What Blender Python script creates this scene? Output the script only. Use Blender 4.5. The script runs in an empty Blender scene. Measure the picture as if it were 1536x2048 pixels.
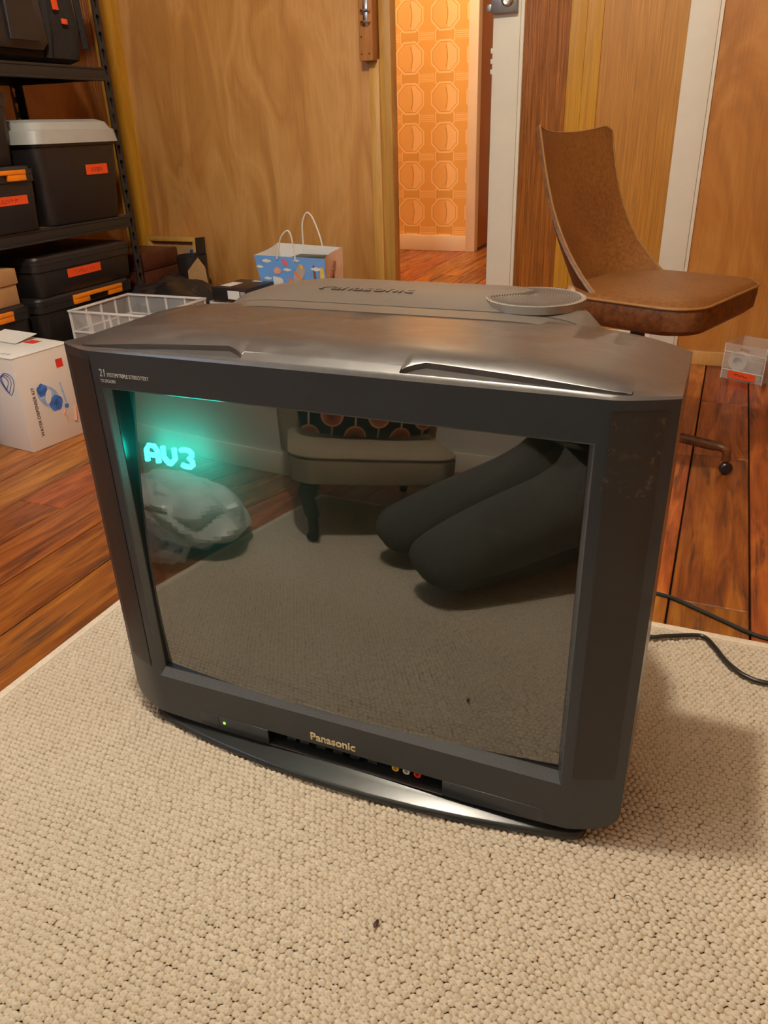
import bpy, bmesh, math, random
import numpy as np
from mathutils import Vector, Matrix
random.seed(7)
rng = np.random.default_rng(7)
scn = bpy.context.scene
C = scn.collection

# ------------------------------------------------------------------ camera
cam_d = bpy.data.cameras.new('camera'); cam = bpy.data.objects.new('camera', cam_d); C.objects.link(cam)
cam_d.sensor_fit = 'HORIZONTAL'; cam_d.sensor_width = 36.0; cam_d.lens = 36.0 * 1541.6 / 1536.0
cam_d.clip_start = 0.02
def cam_axes(yaw, pitch, roll):
    cy, sy, cp, sp = math.cos(yaw), math.sin(yaw), math.cos(pitch), math.sin(pitch)
    f = Vector((-sy*cp, cy*cp, -sp)); r = Vector((cy, sy, 0)); u = r.cross(f)
    cr, sr = math.cos(roll), math.sin(roll)
    return r*cr + u*sr, u*cr - r*sr, f
_r, _u, _f = cam_axes(math.radians(23.5458), math.radians(26.6504), math.radians(-1.8969))
M = Matrix((_r, _u, -_f)).transposed().to_4x4(); M.translation = Vector((0.36168, -0.66775, 0.77615))
cam.matrix_world = M
scn.camera = cam

# ------------------------------------------------------------------ world, exposure
w = bpy.data.worlds.new('world'); scn.world = w; w.use_nodes = True
w.node_tree.nodes['Background'].inputs[0].default_value = (0.9, 0.95, 1.0, 1)
w.node_tree.nodes['Background'].inputs[1].default_value = 0.05
scn.view_settings.view_transform = 'Standard'; scn.view_settings.look = 'None'
scn.view_settings.exposure = 0.0; scn.view_settings.gamma = 1.0
scn.view_settings.use_curve_mapping = False
KEY = 980.0; KEYCOL = (1.0, 0.90, 0.74)
HALL = 760.0; HALLCOL = (1.0, 0.74, 0.46)
WINDOW_FILL = 4.5

# ------------------------------------------------------------------ node helpers
def new_mat(name):
    m = bpy.data.materials.new(name); m.use_nodes = True
    nt = m.node_tree; b = nt.nodes['Principled BSDF']
    return m, nt, b
def N(nt, t, **k):
    n = nt.nodes.new(t)
    for a, v in k.items(): setattr(n, a, v)
    return n
def mth(nt, op, a, b=None, c=None):
    n = nt.nodes.new('ShaderNodeMath'); n.operation = op
    for i, v in enumerate((a, b, c)):
        if v is None: continue
        if isinstance(v, (int, float)): n.inputs[i].default_value = v
        else: nt.links.new(v, n.inputs[i])
    return n.outputs[0]
def ramp(nt, fac, stops):
    n = nt.nodes.new('ShaderNodeValToRGB'); cr = n.color_ramp
    while len(cr.elements) < len(stops): cr.elements.new(0.5)
    for e, (p, c) in zip(cr.elements, stops):
        e.position = p; e.color = (*c, 1)
    nt.links.new(fac, n.inputs[0]); return n.outputs[0]
def mix(nt, fac, a, b, mode='MIX'):
    n = nt.nodes.new('ShaderNodeMix'); n.data_type = 'RGBA'; n.blend_type = mode
    for s, v in ((0, fac), (6, a), (7, b)):
        if isinstance(v, (int, float)): n.inputs[s].default_value = v
        elif isinstance(v, tuple): n.inputs[s].default_value = (*v, 1)
        else: nt.links.new(v, n.inputs[s])
    return n.outputs[2]
def noise(nt, vec, scale, detail=4, rough=0.5, dist=0.0):
    n = nt.nodes.new('ShaderNodeTexNoise'); n.inputs['Scale'].default_value = scale
    n.inputs['Detail'].default_value = detail; n.inputs['Roughness'].default_value = rough
    n.inputs['Distortion'].default_value = dist
    if vec is not None: nt.links.new(vec, n.inputs['Vector'])
    return n.outputs['Fac']
def mapped(nt, vec, scale=(1, 1, 1), loc=(0, 0, 0)):
    n = nt.nodes.new('ShaderNodeMapping'); n.inputs['Scale'].default_value = scale
    n.inputs['Location'].default_value = loc
    nt.links.new(vec, n.inputs['Vector']); return n.outputs[0]
def bump(nt, b, h, strength=0.3, dist=0.002):
    n = nt.nodes.new('ShaderNodeBump'); n.inputs['Strength'].default_value = strength
    n.inputs['Distance'].default_value = dist
    nt.links.new(h, n.inputs['Height']); nt.links.new(n.outputs[0], b.inputs['Normal'])
def objco(nt): return nt.nodes.new('ShaderNodeTexCoord').outputs['Object']
def worldco(nt): return nt.nodes.new('ShaderNodeNewGeometry').outputs['Position']

def plain(name, col, rough=0.5, var=0.12, scale=40, metallic=0.0, bmp=0.0, bscale=300, spec=0.5, coat=0.0):
    m, nt, b = new_mat(name); co = objco(nt)
    n = noise(nt, co, scale, 3)
    lo = tuple(c*(1-var) for c in col); hi = tuple(min(1, c*(1+var)) for c in col)
    nt.links.new(ramp(nt, n, [(0.3, lo), (0.7, hi)]), b.inputs['Base Color'])
    b.inputs['Roughness'].default_value = rough; b.inputs['Metallic'].default_value = metallic
    b.inputs['Specular IOR Level'].default_value = spec
    b.inputs['Coat Weight'].default_value = coat
    if bmp: bump(nt, b, noise(nt, co, bscale, 2), bmp, 0.001)
    return m
def emit(name, col, s):
    m = bpy.data.materials.new(name); m.use_nodes = True; nt = m.node_tree
    for n in list(nt.nodes): nt.nodes.remove(n)
    e = N(nt, 'ShaderNodeEmission'); o = N(nt, 'ShaderNodeOutputMaterial')
    e.inputs[0].default_value = (*col, 1); e.inputs[1].default_value = s
    nt.links.new(e.outputs[0], o.inputs[0]); return m
def plywood(name, lo, mid, hi, rough=0.35, figure=1.0, seed=0.0, fine=0.18, coat=0.15, gs=260):
    """varnished rotary-cut veneer: tall drifting figure plus fine vertical grain"""
    m, nt, b = new_mat(name); co = worldco(nt)
    v1 = mapped(nt, co, (3.2*figure, 3.2, 0.9), (seed, 0, seed*0.7))
    n1 = noise(nt, v1, 1.9, 4, 0.5, 1.0)
    wv = N(nt, 'ShaderNodeTexNoise'); wv.inputs['Scale'].default_value = 1.0
    s = mth(nt, 'MULTIPLY', n1, 7.0); fr = mth(nt, 'PINGPONG', s, 1.0)
    c = ramp(nt, fr, [(0.0, lo), (0.45, mid), (1.0, hi)])
    n0 = noise(nt, mapped(nt, co, (0.8, 0.8, 0.5), (seed+3, 0, 0)), 2.0, 3)
    c = mix(nt, 0.42, c, ramp(nt, n0, [(0.3, lo), (0.5, mid), (0.75, hi)]))
    g = noise(nt, mapped(nt, co, (gs, gs, 5)), 1.0, 2)
    c = mix(nt, fine, c, ramp(nt, g, [(0.36, tuple(x*0.62 for x in mid)), (0.64, tuple(min(1, x*1.2) for x in mid))]))
    nt.links.new(c, b.inputs['Base Color'])
    b.inputs['Roughness'].default_value = rough
    b.inputs['Coat Weight'].default_value = coat; b.inputs['Coat Roughness'].default_value = 0.25
    bump(nt, b, g, 0.08, 0.001)
    return m
def plank_mat(name):
    m, nt, b = new_mat(name)
    co = objco(nt); oi = N(nt, 'ShaderNodeObjectInfo')
    cmb = N(nt, 'ShaderNodeCombineXYZ')
    nt.links.new(mth(nt, 'MULTIPLY', oi.outputs['Random'], 37.0), cmb.inputs[0])
    nt.links.new(mth(nt, 'MULTIPLY', oi.outputs['Random'], 91.0), cmb.inputs[1])
    va = N(nt, 'ShaderNodeVectorMath'); va.operation = 'ADD'
    nt.links.new(co, va.inputs[0]); nt.links.new(cmb.outputs[0], va.inputs[1])
    v = va.outputs[0]
    n1 = noise(nt, mapped(nt, v, (16, 2.0, 1)), 1.6, 5, 0.6, 1.2)
    c = ramp(nt, n1, [(0.28, (0.075, 0.017, 0.006)), (0.42, (0.21, 0.048, 0.009)), (0.55, (0.37, 0.10, 0.014)), (0.74, (0.60, 0.215, 0.028))])
    g = noise(nt, mapped(nt, v, (230, 7, 1)), 1.0, 3)
    c = mix(nt, 0.25, c, ramp(nt, g, [(0.35, (0.10, 0.03, 0.01)), (0.65, (0.45, 0.16, 0.04))]))
    # dark worn streaks
    st = noise(nt, mapped(nt, v, (34, 3.2, 1), (5, 2, 0)), 1.0, 4, 0.6, 0.6)
    msk = ramp(nt, st, [(0.56, (0, 0, 0)), (0.68, (1, 1, 1))])
    c = mix(nt, mth(nt, 'MULTIPLY', msk, 0.75), c, (0.035, 0.018, 0.012))
    # per-board value
    hv = N(nt, 'ShaderNodeHueSaturation')
    nt.links.new(mth(nt, 'MULTIPLY_ADD', oi.outputs['Random'], 0.028, 0.488), hv.inputs['Hue'])
    rv = mth(nt, 'FRACT', mth(nt, 'MULTIPLY', oi.outputs['Random'], 17.3))
    nt.links.new(mth(nt, 'MULTIPLY_ADD', rv, 0.55, 0.70), hv.inputs['Value'])
    nt.links.new(c, hv.inputs['Color'])
    nt.links.new(hv.outputs[0], b.inputs['Base Color'])
    nt.links.new(ramp(nt, st, [(0.3, (0.28,)*3), (0.7, (0.55,)*3)]), b.inputs['Roughness'])
    b.inputs['Coat Weight'].default_value = 0.2; b.inputs['Coat Roughness'].default_value = 0.2
    bump(nt, b, g, 0.12, 0.001)
    return m

MT = {}
MT['ply_back'] = plywood('ply_back', (0.43, 0.185, 0.045), (0.59, 0.29, 0.080), (0.76, 0.43, 0.155), seed=1.0)
MT['ply_right'] = plywood('ply_right', (0.34, 0.125, 0.022), (0.47, 0.19, 0.034), (0.62, 0.30, 0.075), seed=6.0)
MT['ply_mid'] = plywood('ply_mid', (0.38, 0.155, 0.020), (0.49, 0.215, 0.030), (0.58, 0.28, 0.05), figure=2.2, seed=11.0, fine=0.55)
MT['ply_left'] = plywood('ply_left', (0.24, 0.085, 0.02), (0.34, 0.13, 0.03), (0.42, 0.18, 0.05), seed=15.0)
MT['pine_strip'] = plywood('pine_strip', (0.50, 0.235, 0.018), (0.58, 0.29, 0.026), (0.66, 0.36, 0.04), figure=4, seed=3.0, fine=0.4)
MT['yellow_pine'] = plywood('yellow_pine', (0.52, 0.24, 0.02), (0.60, 0.30, 0.025), (0.68, 0.38, 0.05), figure=4, seed=9.0)
MT['batten'] = plywood('batten', (0.55, 0.29, 0.06), (0.66, 0.37, 0.09), (0.76, 0.46, 0.14), figure=5, seed=4.0)
MT['post'] = plywood('post', (0.42, 0.22, 0.045), (0.52, 0.28, 0.06), (0.62, 0.36, 0.09), figure=5, seed=5.0)
MT['block'] = plywood('block', (0.36, 0.14, 0.03), (0.46, 0.19, 0.05), (0.55, 0.25, 0.08), figure=5, seed=8.0)
MT['dark_panel'] = plywood('dark_panel', (0.23, 0.068, 0.010), (0.35, 0.115, 0.014), (0.45, 0.165, 0.024), figure=6, seed=2.0, fine=0.70, gs=210)
MT['planks'] = plank_mat('floor_boards')
def extra_dark_bump():
    m = MT['dark_panel']; nt = m.node_tree; b = nt.nodes['Principled BSDF']
    co = worldco(nt)
    n = noise(nt, mapped(nt, co, (170, 170, 7)), 1.0, 3, 0.5, 0.8)
    bump(nt, b, n, 1.0, 0.008)
extra_dark_bump()
MT['yellow_plank'] = plywood('yellow_plank', (0.42, 0.17, 0.015), (0.52, 0.22, 0.02), (0.6, 0.29, 0.04), figure=6, seed=21.0)
MT['pine_base'] = plywood('pine_base', (0.52, 0.27, 0.07), (0.62, 0.34, 0.10), (0.7, 0.42, 0.15), figure=1, seed=13.0)
MT['subfloor'] = plain('subfloor', (0.03, 0.02, 0.015), 0.9)
MT['cream'] = plain('cream_paint', (0.80, 0.775, 0.67), 0.4, 0.04, 8, bmp=0.03)
MT['white_wall'] = plain('white_wall', (0.66, 0.66, 0.60), 0.75, 0.04, 3, bmp=0.05)
MT['ceiling'] = plain('ceiling_paint', (0.74, 0.72, 0.66), 0.9, 0.03, 3)
MT['peach'] = plain('peach_paint', (0.82, 0.66, 0.48), 0.4, 0.04, 6)
MT['hall_door'] = plywood('hall_door', (0.30, 0.085, 0.01), (0.36, 0.11, 0.013), (0.42, 0.14, 0.02), figure=4, seed=31)
MT['grey_metal'] = plain('grey_metal', (0.30, 0.30, 0.30), 0.35, 0.1, 60, metallic=0.8)
MT['chrome'] = plain('chrome', (0.6, 0.58, 0.55), 0.2, 0.05, 60, metallic=1.0)
MT['black_metal'] = plain('black_powdercoat', (0.020, 0.020, 0.022), 0.45, 0.15, 200)
MT['shelf_board'] = plain('shelf_board', (0.14, 0.085, 0.045), 0.7, 0.2, 60)
MT['black_plastic'] = plain('black_plastic', (0.020, 0.017, 0.017), 0.38, 0.12, 30, bmp=0.05)
MT['black_fabric'] = plain('black_fabric', (0.016, 0.015, 0.016), 0.85, 0.25, 80, bmp=0.4, bscale=900)
MT['bag_poly'] = plain('black_poly_bag', (0.014, 0.013, 0.014), 0.3, 0.2, 60)
MT['lid_grey'] = plain('lid_grey', (0.44, 0.45, 0.43), 0.35, 0.05, 20)
MT['orange'] = plain('orange_label', (0.90, 0.095, 0.016), 0.55, 0.06, 40)
MT['orange_latch'] = plain('orange_latch', (0.95, 0.27, 0.01), 0.35, 0.04, 40)
MT['ink'] = plain('label_ink', (0.05, 0.02, 0.015), 0.6)
MT['ink_red'] = plain('label_ink_red', (0.30, 0.02, 0.008), 0.6)
MT['cardboard'] = plain('cardboard', (0.48, 0.27, 0.115), 0.8, 0.08, 30, bmp=0.05)
MT['maroon'] = plain('maroon_leather', (0.085, 0.022, 0.010), 0.5, 0.25, 50, bmp=0.2)
MT['blue'] = plain('blue_paper', (0.02, 0.07, 0.30), 0.5, 0.1)
MT['carton'] = plain('white_carton', (0.78, 0.74, 0.70), 0.5, 0.03, 6)
MT['vinyl'] = None
MT['white_paper'] = plain('white_paper', (0.80, 0.79, 0.76), 0.6, 0.03, 10)
MT['cord'] = plain('cord_rubber', (0.010, 0.012, 0.010), 0.4)
MT['white_plastic'] = plain('white_plastic', (0.74, 0.73, 0.70), 0.4, 0.03, 10)
MT['green_box'] = plain('dark_green_box', (0.015, 0.035, 0.025), 0.4)
MT['leg_wood'] = plain('dark_leg_wood', (0.03, 0.015, 0.008), 0.35)
MT['upholstery'] = plain('taupe_upholstery', (0.32, 0.25, 0.17), 0.9, 0.08, 200, bmp=0.3, bscale=1200)
MT['trousers'] = plain('charcoal_trousers', (0.075, 0.076, 0.068), 0.9, 0.2, 60, bmp=0.3, bscale=900)
MT['jumper'] = plain('black_jumper', (0.045, 0.042, 0.038), 0.9, 0.2, 60, bmp=0.3, bscale=700)
MT['skin'] = plain('skin', (0.52, 0.30, 0.20), 0.5, 0.06, 60)
MT['hair'] = plain('brown_hair', (0.05, 0.028, 0.015), 0.6, 0.3, 150)
MT['poly_grey'] = plain('grey_mail_bag', (0.60, 0.62, 0.61), 0.3, 0.12, 14, bmp=0.2, bscale=40)
MT['pink'] = plain('pink_print', (0.75, 0.16, 0.22), 0.5)
MT['salmon'] = plain('salmon_print', (0.80, 0.40, 0.28), 0.5)
MT['orange_print'] = plain('orange_print', (0.85, 0.25, 0.05), 0.5)
MT['grey_print'] = plain('grey_print', (0.45, 0.40, 0.38), 0.5)
MT['yellow_print'] = plain('yellow_print', (0.85, 0.55, 0.08), 0.5)
MT['brown_print'] = plain('brown_print', (0.25, 0.09, 0.04), 0.5)
MT['peach_print'] = plain('peach_print', (0.80, 0.58, 0.44), 0.5, 0.12, 14)
MT['blue_print'] = plain('water_blue_print', (0.05, 0.16, 0.55), 0.5, 0.6, 50)
MT['pale_blue_print'] = plain('pale_blue_print', (0.35, 0.50, 0.80), 0.5, 0.2, 60)
MT['sky_print'] = plain('sky_print', (0.16, 0.38, 0.82), 0.45, 0.08, 12)
MT['red_print'] = plain('red_print', (0.75, 0.04, 0.02), 0.5)

# leatherette with mottled wear
def vinyl():
    m, nt, b = new_mat('brown_vinyl'); co = objco(nt)
    n = noise(nt, co, 9, 4, 0.6); n2 = noise(nt, co, 120, 3, 0.7)
    c = ramp(nt, n, [(0.3, (0.15, 0.055, 0.014)), (0.7, (0.27, 0.115, 0.028))])
    c = mix(nt, 0.5, c, ramp(nt, n2, [(0.35, (0.11, 0.035, 0.010)), (0.68, (0.30, 0.13, 0.035))]))
    nt.links.new(c, b.inputs['Base Color']); b.inputs['Roughness'].default_value = 0.42
    bump(nt, b, n2, 0.15, 0.001); return m
MT['vinyl'] = vinyl()
def vinyl_dark():
    m, nt, b = new_mat('dark_vinyl'); co = objco(nt)
    n2 = noise(nt, co, 70, 4, 0.7)
    c = ramp(nt, n2, [(0.32, (0.05, 0.014, 0.005)), (0.70, (0.20, 0.07, 0.018))])
    nt.links.new(c, b.inputs['Base Color']); b.inputs['Roughness'].default_value = 0.45
    bump(nt, b, n2, 0.2, 0.001); return m
MT['vinyl_dark'] = vinyl_dark()
MT['piping'] = plain('tan_piping', (0.30, 0.15, 0.045), 0.45)
# clear plastics
def clear(name, tint, alpha, rough=0.15):
    m = bpy.data.materials.new(name); m.use_nodes = True; nt = m.node_tree
    for n in list(nt.nodes): nt.nodes.remove(n)
    o = N(nt, 'ShaderNodeOutputMaterial'); t = N(nt, 'ShaderNodeBsdfTransparent')
    b = N(nt, 'ShaderNodeBsdfPrincipled'); mx = N(nt, 'ShaderNodeMixShader')
    nz = noise(nt, objco(nt), 25, 2)
    nt.links.new(ramp(nt, nz, [(0.3, tuple(c*0.93 for c in tint)), (0.7, tint)]), b.inputs['Base Color'])
    b.inputs['Roughness'].default_value = rough
    mx.inputs[0].default_value = alpha
    nt.links.new(t.outputs[0], mx.inputs[1]); nt.links.new(b.outputs[0], mx.inputs[2]); nt.links.new(mx.outputs[0], o.inputs[0])
    return m
MT['clear'] = clear('clear_plastic', (0.80, 0.80, 0.78), 0.22)
MT['clear_rib'] = clear('clear_rib', (0.90, 0.88, 0.86), 0.80)
MT['frost'] = clear('frosted_plastic', (0.80, 0.79, 0.76), 0.24, 0.3)
MT['film'] = clear('plastic_film', (0.6, 0.62, 0.6), 0.22, 0.1)

# wallpaper: rows of octagons on orange vinyl
def wallpaper():
    m, nt, b = new_mat('octagon_wallpaper'); co = worldco(nt)
    sp = N(nt, 'ShaderNodeSeparateXYZ'); nt.links.new(co, sp.inputs[0])
    def cell(v, off, P): return mth(nt, 'MULTIPLY', mth(nt, 'SUBTRACT', mth(nt, 'FRACT', mth(nt, 'ADD', mth(nt, 'DIVIDE', v, P), off)), 0.5), 2.0)
    x = cell(sp.outputs[0], 20.548, 0.2317); z = cell(sp.outputs[2], 0.42, 0.225)
    ax = mth(nt, 'ABSOLUTE', x); az = mth(nt, 'ABSOLUTE', z)
    def octa(a, c, k=0.7071): return mth(nt, 'MAXIMUM', mth(nt, 'MAXIMUM', a, c), mth(nt, 'MULTIPLY', mth(nt, 'ADD', a, c), k))
    d = octa(ax, az)
    bx = mth(nt, 'SUBTRACT', 1.0, ax); bz = mth(nt, 'SUBTRACT', 1.0, az)
    d2 = octa(ax, bz)          # small octagons between the rows
    base = (0.80, 0.42, 0.10); pale = (0.92, 0.60, 0.27); mid = (0.72, 0.38, 0.09); line = (0.52, 0.24, 0.04)
    inner = mix(nt, mth(nt, 'GREATER_THAN', x, 0.12), (0.82, 0.46, 0.14), (0.92, 0.57, 0.24))
    c = mix(nt, mth(nt, 'LESS_THAN', d2, 0.56), base, pale)
    c = mix(nt, mth(nt, 'LESS_THAN', d2, 0.50), c, mid)
    st = mth(nt, 'MULTIPLY', mth(nt, 'GREATER_THAN', ax, 0.60), mth(nt, 'GREATER_THAN', az, 0.78))
    stripe = mth(nt, 'GREATER_THAN', mth(nt, 'PINGPONG', mth(nt, 'MULTIPLY', az, 1.0), 0.045), 0.0225)
    c = mix(nt, mth(nt, 'MULTIPLY', st, stripe), c, pale)
    c = mix(nt, mth(nt, 'LESS_THAN', d, 0.80), c, pale)
    c = mix(nt, mth(nt, 'LESS_THAN', d, 0.70), c, line)
    c = mix(nt, mth(nt, 'LESS_THAN', d, 0.675), c, inner)
    arc = mth(nt, 'LESS_THAN', mth(nt, 'ABSOLUTE', mth(nt, 'SUBTRACT', mth(nt, 'ADD', x, mth(nt, 'MULTIPLY', mth(nt, 'MULTIPLY', z, z), 0.35)), 0.14)), 0.022)
    c = mix(nt, mth(nt, 'MULTIPLY', arc, mth(nt, 'LESS_THAN', d, 0.52)), c, line)
    nt.links.new(c, b.inputs['Base Color']); b.inputs['Roughness'].default_value = 0.45
    return m
MT['wallpaper'] = wallpaper()

# rug: beige loops
def rug_mat():
    m, nt, b = new_mat('rug_wool'); co = objco(nt)
    n = noise(nt, co, 160, 3, 0.7); n2 = noise(nt, co, 3, 3)
    c = ramp(nt, n, [(0.3, (0.50, 0.43, 0.33)), (0.7, (0.68, 0.61, 0.51))])
    c = mix(nt, 0.35, c, ramp(nt, n2, [(0.3, (0.55, 0.48, 0.37)), (0.7, (0.66, 0.59, 0.49))]))
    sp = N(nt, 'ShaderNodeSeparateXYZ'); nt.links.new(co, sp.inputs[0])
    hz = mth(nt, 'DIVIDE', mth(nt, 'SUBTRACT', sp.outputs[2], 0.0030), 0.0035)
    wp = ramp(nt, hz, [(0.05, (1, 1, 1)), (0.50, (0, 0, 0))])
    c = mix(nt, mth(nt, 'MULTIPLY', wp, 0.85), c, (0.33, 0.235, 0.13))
    nt.links.new(c, b.inputs['Base Color']); b.inputs['Roughness'].default_value = 0.95
    b.inputs['Specular IOR Level'].default_value = 0.1
    bump(nt, b, noise(nt, co, 900, 2), 0.4, 0.001); return m
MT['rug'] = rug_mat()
MT['rug_bind'] = plain('rug_binding', (0.70, 0.62, 0.50), 0.95, 0.1, 200, bmp=0.3, bscale=800)

# TV plastics
def tv_mat(name, col, rough, residue=False, scuff=0.0, spec=0.5):
    m, nt, b = new_mat(name); co = objco(nt)
    n = noise(nt, co, 500, 2); c = ramp(nt, n, [(0.3, tuple(x*0.9 for x in col)), (0.7, tuple(x*1.1 for x in col))])
    r = None
    if residue:   # torn tape gum near the top right corner, its own shape
        sp = N(nt, 'ShaderNodeSeparateXYZ'); nt.links.new(co, sp.inputs[0])
        def band(v, lo, hi): return mth(nt, 'MULTIPLY', mth(nt, 'GREATER_THAN', v, lo), mth(nt, 'LESS_THAN', v, hi))
        box = mth(nt, 'MULTIPLY', band(sp.outputs[0], 0.288, 0.337), band(sp.outputs[2], 0.462, 0.540))
        inn = mth(nt, 'MULTIPLY', band(sp.outputs[0], 0.298, 0.329), band(sp.outputs[2], 0.474, 0.545))
        edge = mth(nt, 'SUBTRACT', box, mth(nt, 'MULTIPLY', inn, 0.75))
        gn = noise(nt, mapped(nt, co, (110, 110, 130)), 1.0, 4, 0.7)
        g = ramp(nt, gn, [(0.56, (0, 0, 0)), (0.68, (1, 1, 1))])
        c = mix(nt, mth(nt, 'MULTIPLY', mth(nt, 'MULTIPLY', edge, g), 0.45), c, (0.22, 0.16, 0.10))
    if scuff:
        gn = noise(nt, mapped(nt, co, (14, 40, 20)), 1.0, 5, 0.7, 0.8)
        s = ramp(nt, gn, [(0.5, (0, 0, 0)), (0.75, (1, 1, 1))])
        c = mix(nt, mth(nt, 'MULTIPLY', s, scuff), c, (0.13, 0.11, 0.09))
        fl = noise(nt, mapped(nt, co, (60, 90, 60), (4, 1, 0)), 1.0, 3, 0.6)
        c = mix(nt, mth(nt, 'MULTIPLY', ramp(nt, fl, [(0.76, (0, 0, 0)), (0.80, (1, 1, 1))]), 0.5), c, (0.5, 0.45, 0.38))
        rr = ramp(nt, gn, [(0.35, (rough,)*3), (0.75, (min(1, rough+0.18),)*3)]); nt.links.new(rr, b.inputs['Roughness'])
    else: b.inputs['Roughness'].default_value = rough
    b.inputs['Specular IOR Level'].default_value = spec
    nt.links.new(c, b.inputs['Base Color'])
    bump(nt, b, n, 0.05, 0.0005)
    return m
MT['tv_face'] = tv_mat('tv_face_plastic', (0.029, 0.036, 0.046), 0.36, residue=True)
MT['tv_top'] = tv_mat('tv_top_plastic', (0.046, 0.041, 0.040), 0.29, scuff=0.34, spec=1.0)
_b = MT['tv_top'].node_tree.nodes['Principled BSDF']; _b.inputs['Coat Weight'].default_value = 0.45; _b.inputs['Coat Roughness'].default_value = 0.22
MT['tv_panel'] = tv_mat('tv_speaker_cloth', (0.022, 0.020, 0.021), 0.5, residue=True)
MT['tv_lip'] = tv_mat('tv_lip_plastic', (0.075, 0.082, 0.090), 0.25)
MT['tv_dark'] = tv_mat('tv_dark_plastic', (0.007, 0.007, 0.008), 0.3)
MT['tv_back'] = tv_mat('tv_back_plastic', (0.112, 0.094, 0.080), 0.42, spec=0.6)
MT['tv_base'] = tv_mat('tv_base_plastic', (0.018, 0.022, 0.022), 0.25)
MT['grille'] = plain('grille_grey', (0.34, 0.32, 0.30), 0.3, 0.05, 50, metallic=0.5)
MT['hole'] = plain('grille_hole', (0.004, 0.004, 0.004), 0.8)
MT['gold_print'] = plain('gold_print', (0.78, 0.66, 0.40), 0.35, 0.05, 40, metallic=0.3)
MT['silver_print'] = plain('silver_print', (0.55, 0.57, 0.58), 0.5)
MT['led'] = emit('green_led', (0.25, 1.0, 0.08), 2.2)
MT['osd'] = emit('screen_text', (0.004, 1.0, 0.78), 58.0)
MT['phosphor'] = plain('phosphor_layer', (0.080, 0.088, 0.084), 0.9, 0.04, 30, spec=0.0)
def crt_glass():
    m = bpy.data.materials.new('crt_glass'); m.use_nodes = True; nt = m.node_tree
    for n in list(nt.nodes): nt.nodes.remove(n)
    o = N(nt, 'ShaderNodeOutputMaterial'); t = N(nt, 'ShaderNodeBsdfTransparent'); g = N(nt, 'ShaderNodeBsdfGlossy')
    mx = N(nt, 'ShaderNodeMixShader'); fr = N(nt, 'ShaderNodeFresnel'); fr.inputs[0].default_value = 1.55
    f = mth(nt, 'MULTIPLY_ADD', fr.outputs[0], 1.0, 0.155)
    nt.links.new(f, mx.inputs[0]); t.inputs[0].default_value = (0.80, 0.83, 0.80, 1)
    g.inputs['Color'].default_value = (1, 1, 1, 1); g.inputs['Roughness'].default_value = 0.02
    nt.links.new(t.outputs[0], mx.inputs[1]); nt.links.new(g.outputs[0], mx.inputs[2]); nt.links.new(mx.outputs[0], o.inputs[0])
    return m
MT['glass'] = crt_glass()
# patterned cushion: orange discs on stalks over black
def cushion_mat():
    m, nt, b = new_mat('cushion_print'); co = objco(nt)
    sp = N(nt, 'ShaderNodeSeparateXYZ'); nt.links.new(co, sp.inputs[0])
    X = mth(nt, 'DIVIDE', sp.outputs[0], 0.066); Z = mth(nt, 'DIVIDE', sp.outputs[2], 0.125)
    col = mth(nt, 'FLOOR', X); sh = mth(nt, 'MULTIPLY', mth(nt, 'MODULO', mth(nt, 'ABSOLUTE', col), 2.0), 0.5)
    fx = mth(nt, 'SUBTRACT', mth(nt, 'FRACT', X), 0.5); fz = mth(nt, 'SUBTRACT', mth(nt, 'FRACT', mth(nt, 'ADD', Z, sh)), 0.5)
    e = mth(nt, 'SQRT', mth(nt, 'ADD', mth(nt, 'POWER', mth(nt, 'MULTIPLY', mth(nt, 'ABSOLUTE', fx), 2.05), 2.0), mth(nt, 'POWER', mth(nt, 'MULTIPLY', mth(nt, 'ABSOLUTE', fz), 3.7), 2.0)))
    stalk = mth(nt, 'LESS_THAN', mth(nt, 'ABSOLUTE', fx), 0.04)
    c = mix(nt, stalk, (0.012, 0.012, 0.016), (0.62, 0.45, 0.30))
    c = mix(nt, mth(nt, 'LESS_THAN', e, 1.0), c, (0.75, 0.42, 0.24))
    c = mix(nt, mth(nt, 'LESS_THAN', e, 0.86), c, ramp(nt, e, [(0.2, (0.14, 0.03, 0.02)), (0.85, (0.50, 0.13, 0.05))]))
    nt.links.new(c, b.inputs['Base Color']); b.inputs['Roughness'].default_value = 0.9
    return m
MT['cushion'] = cushion_mat()

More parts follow.
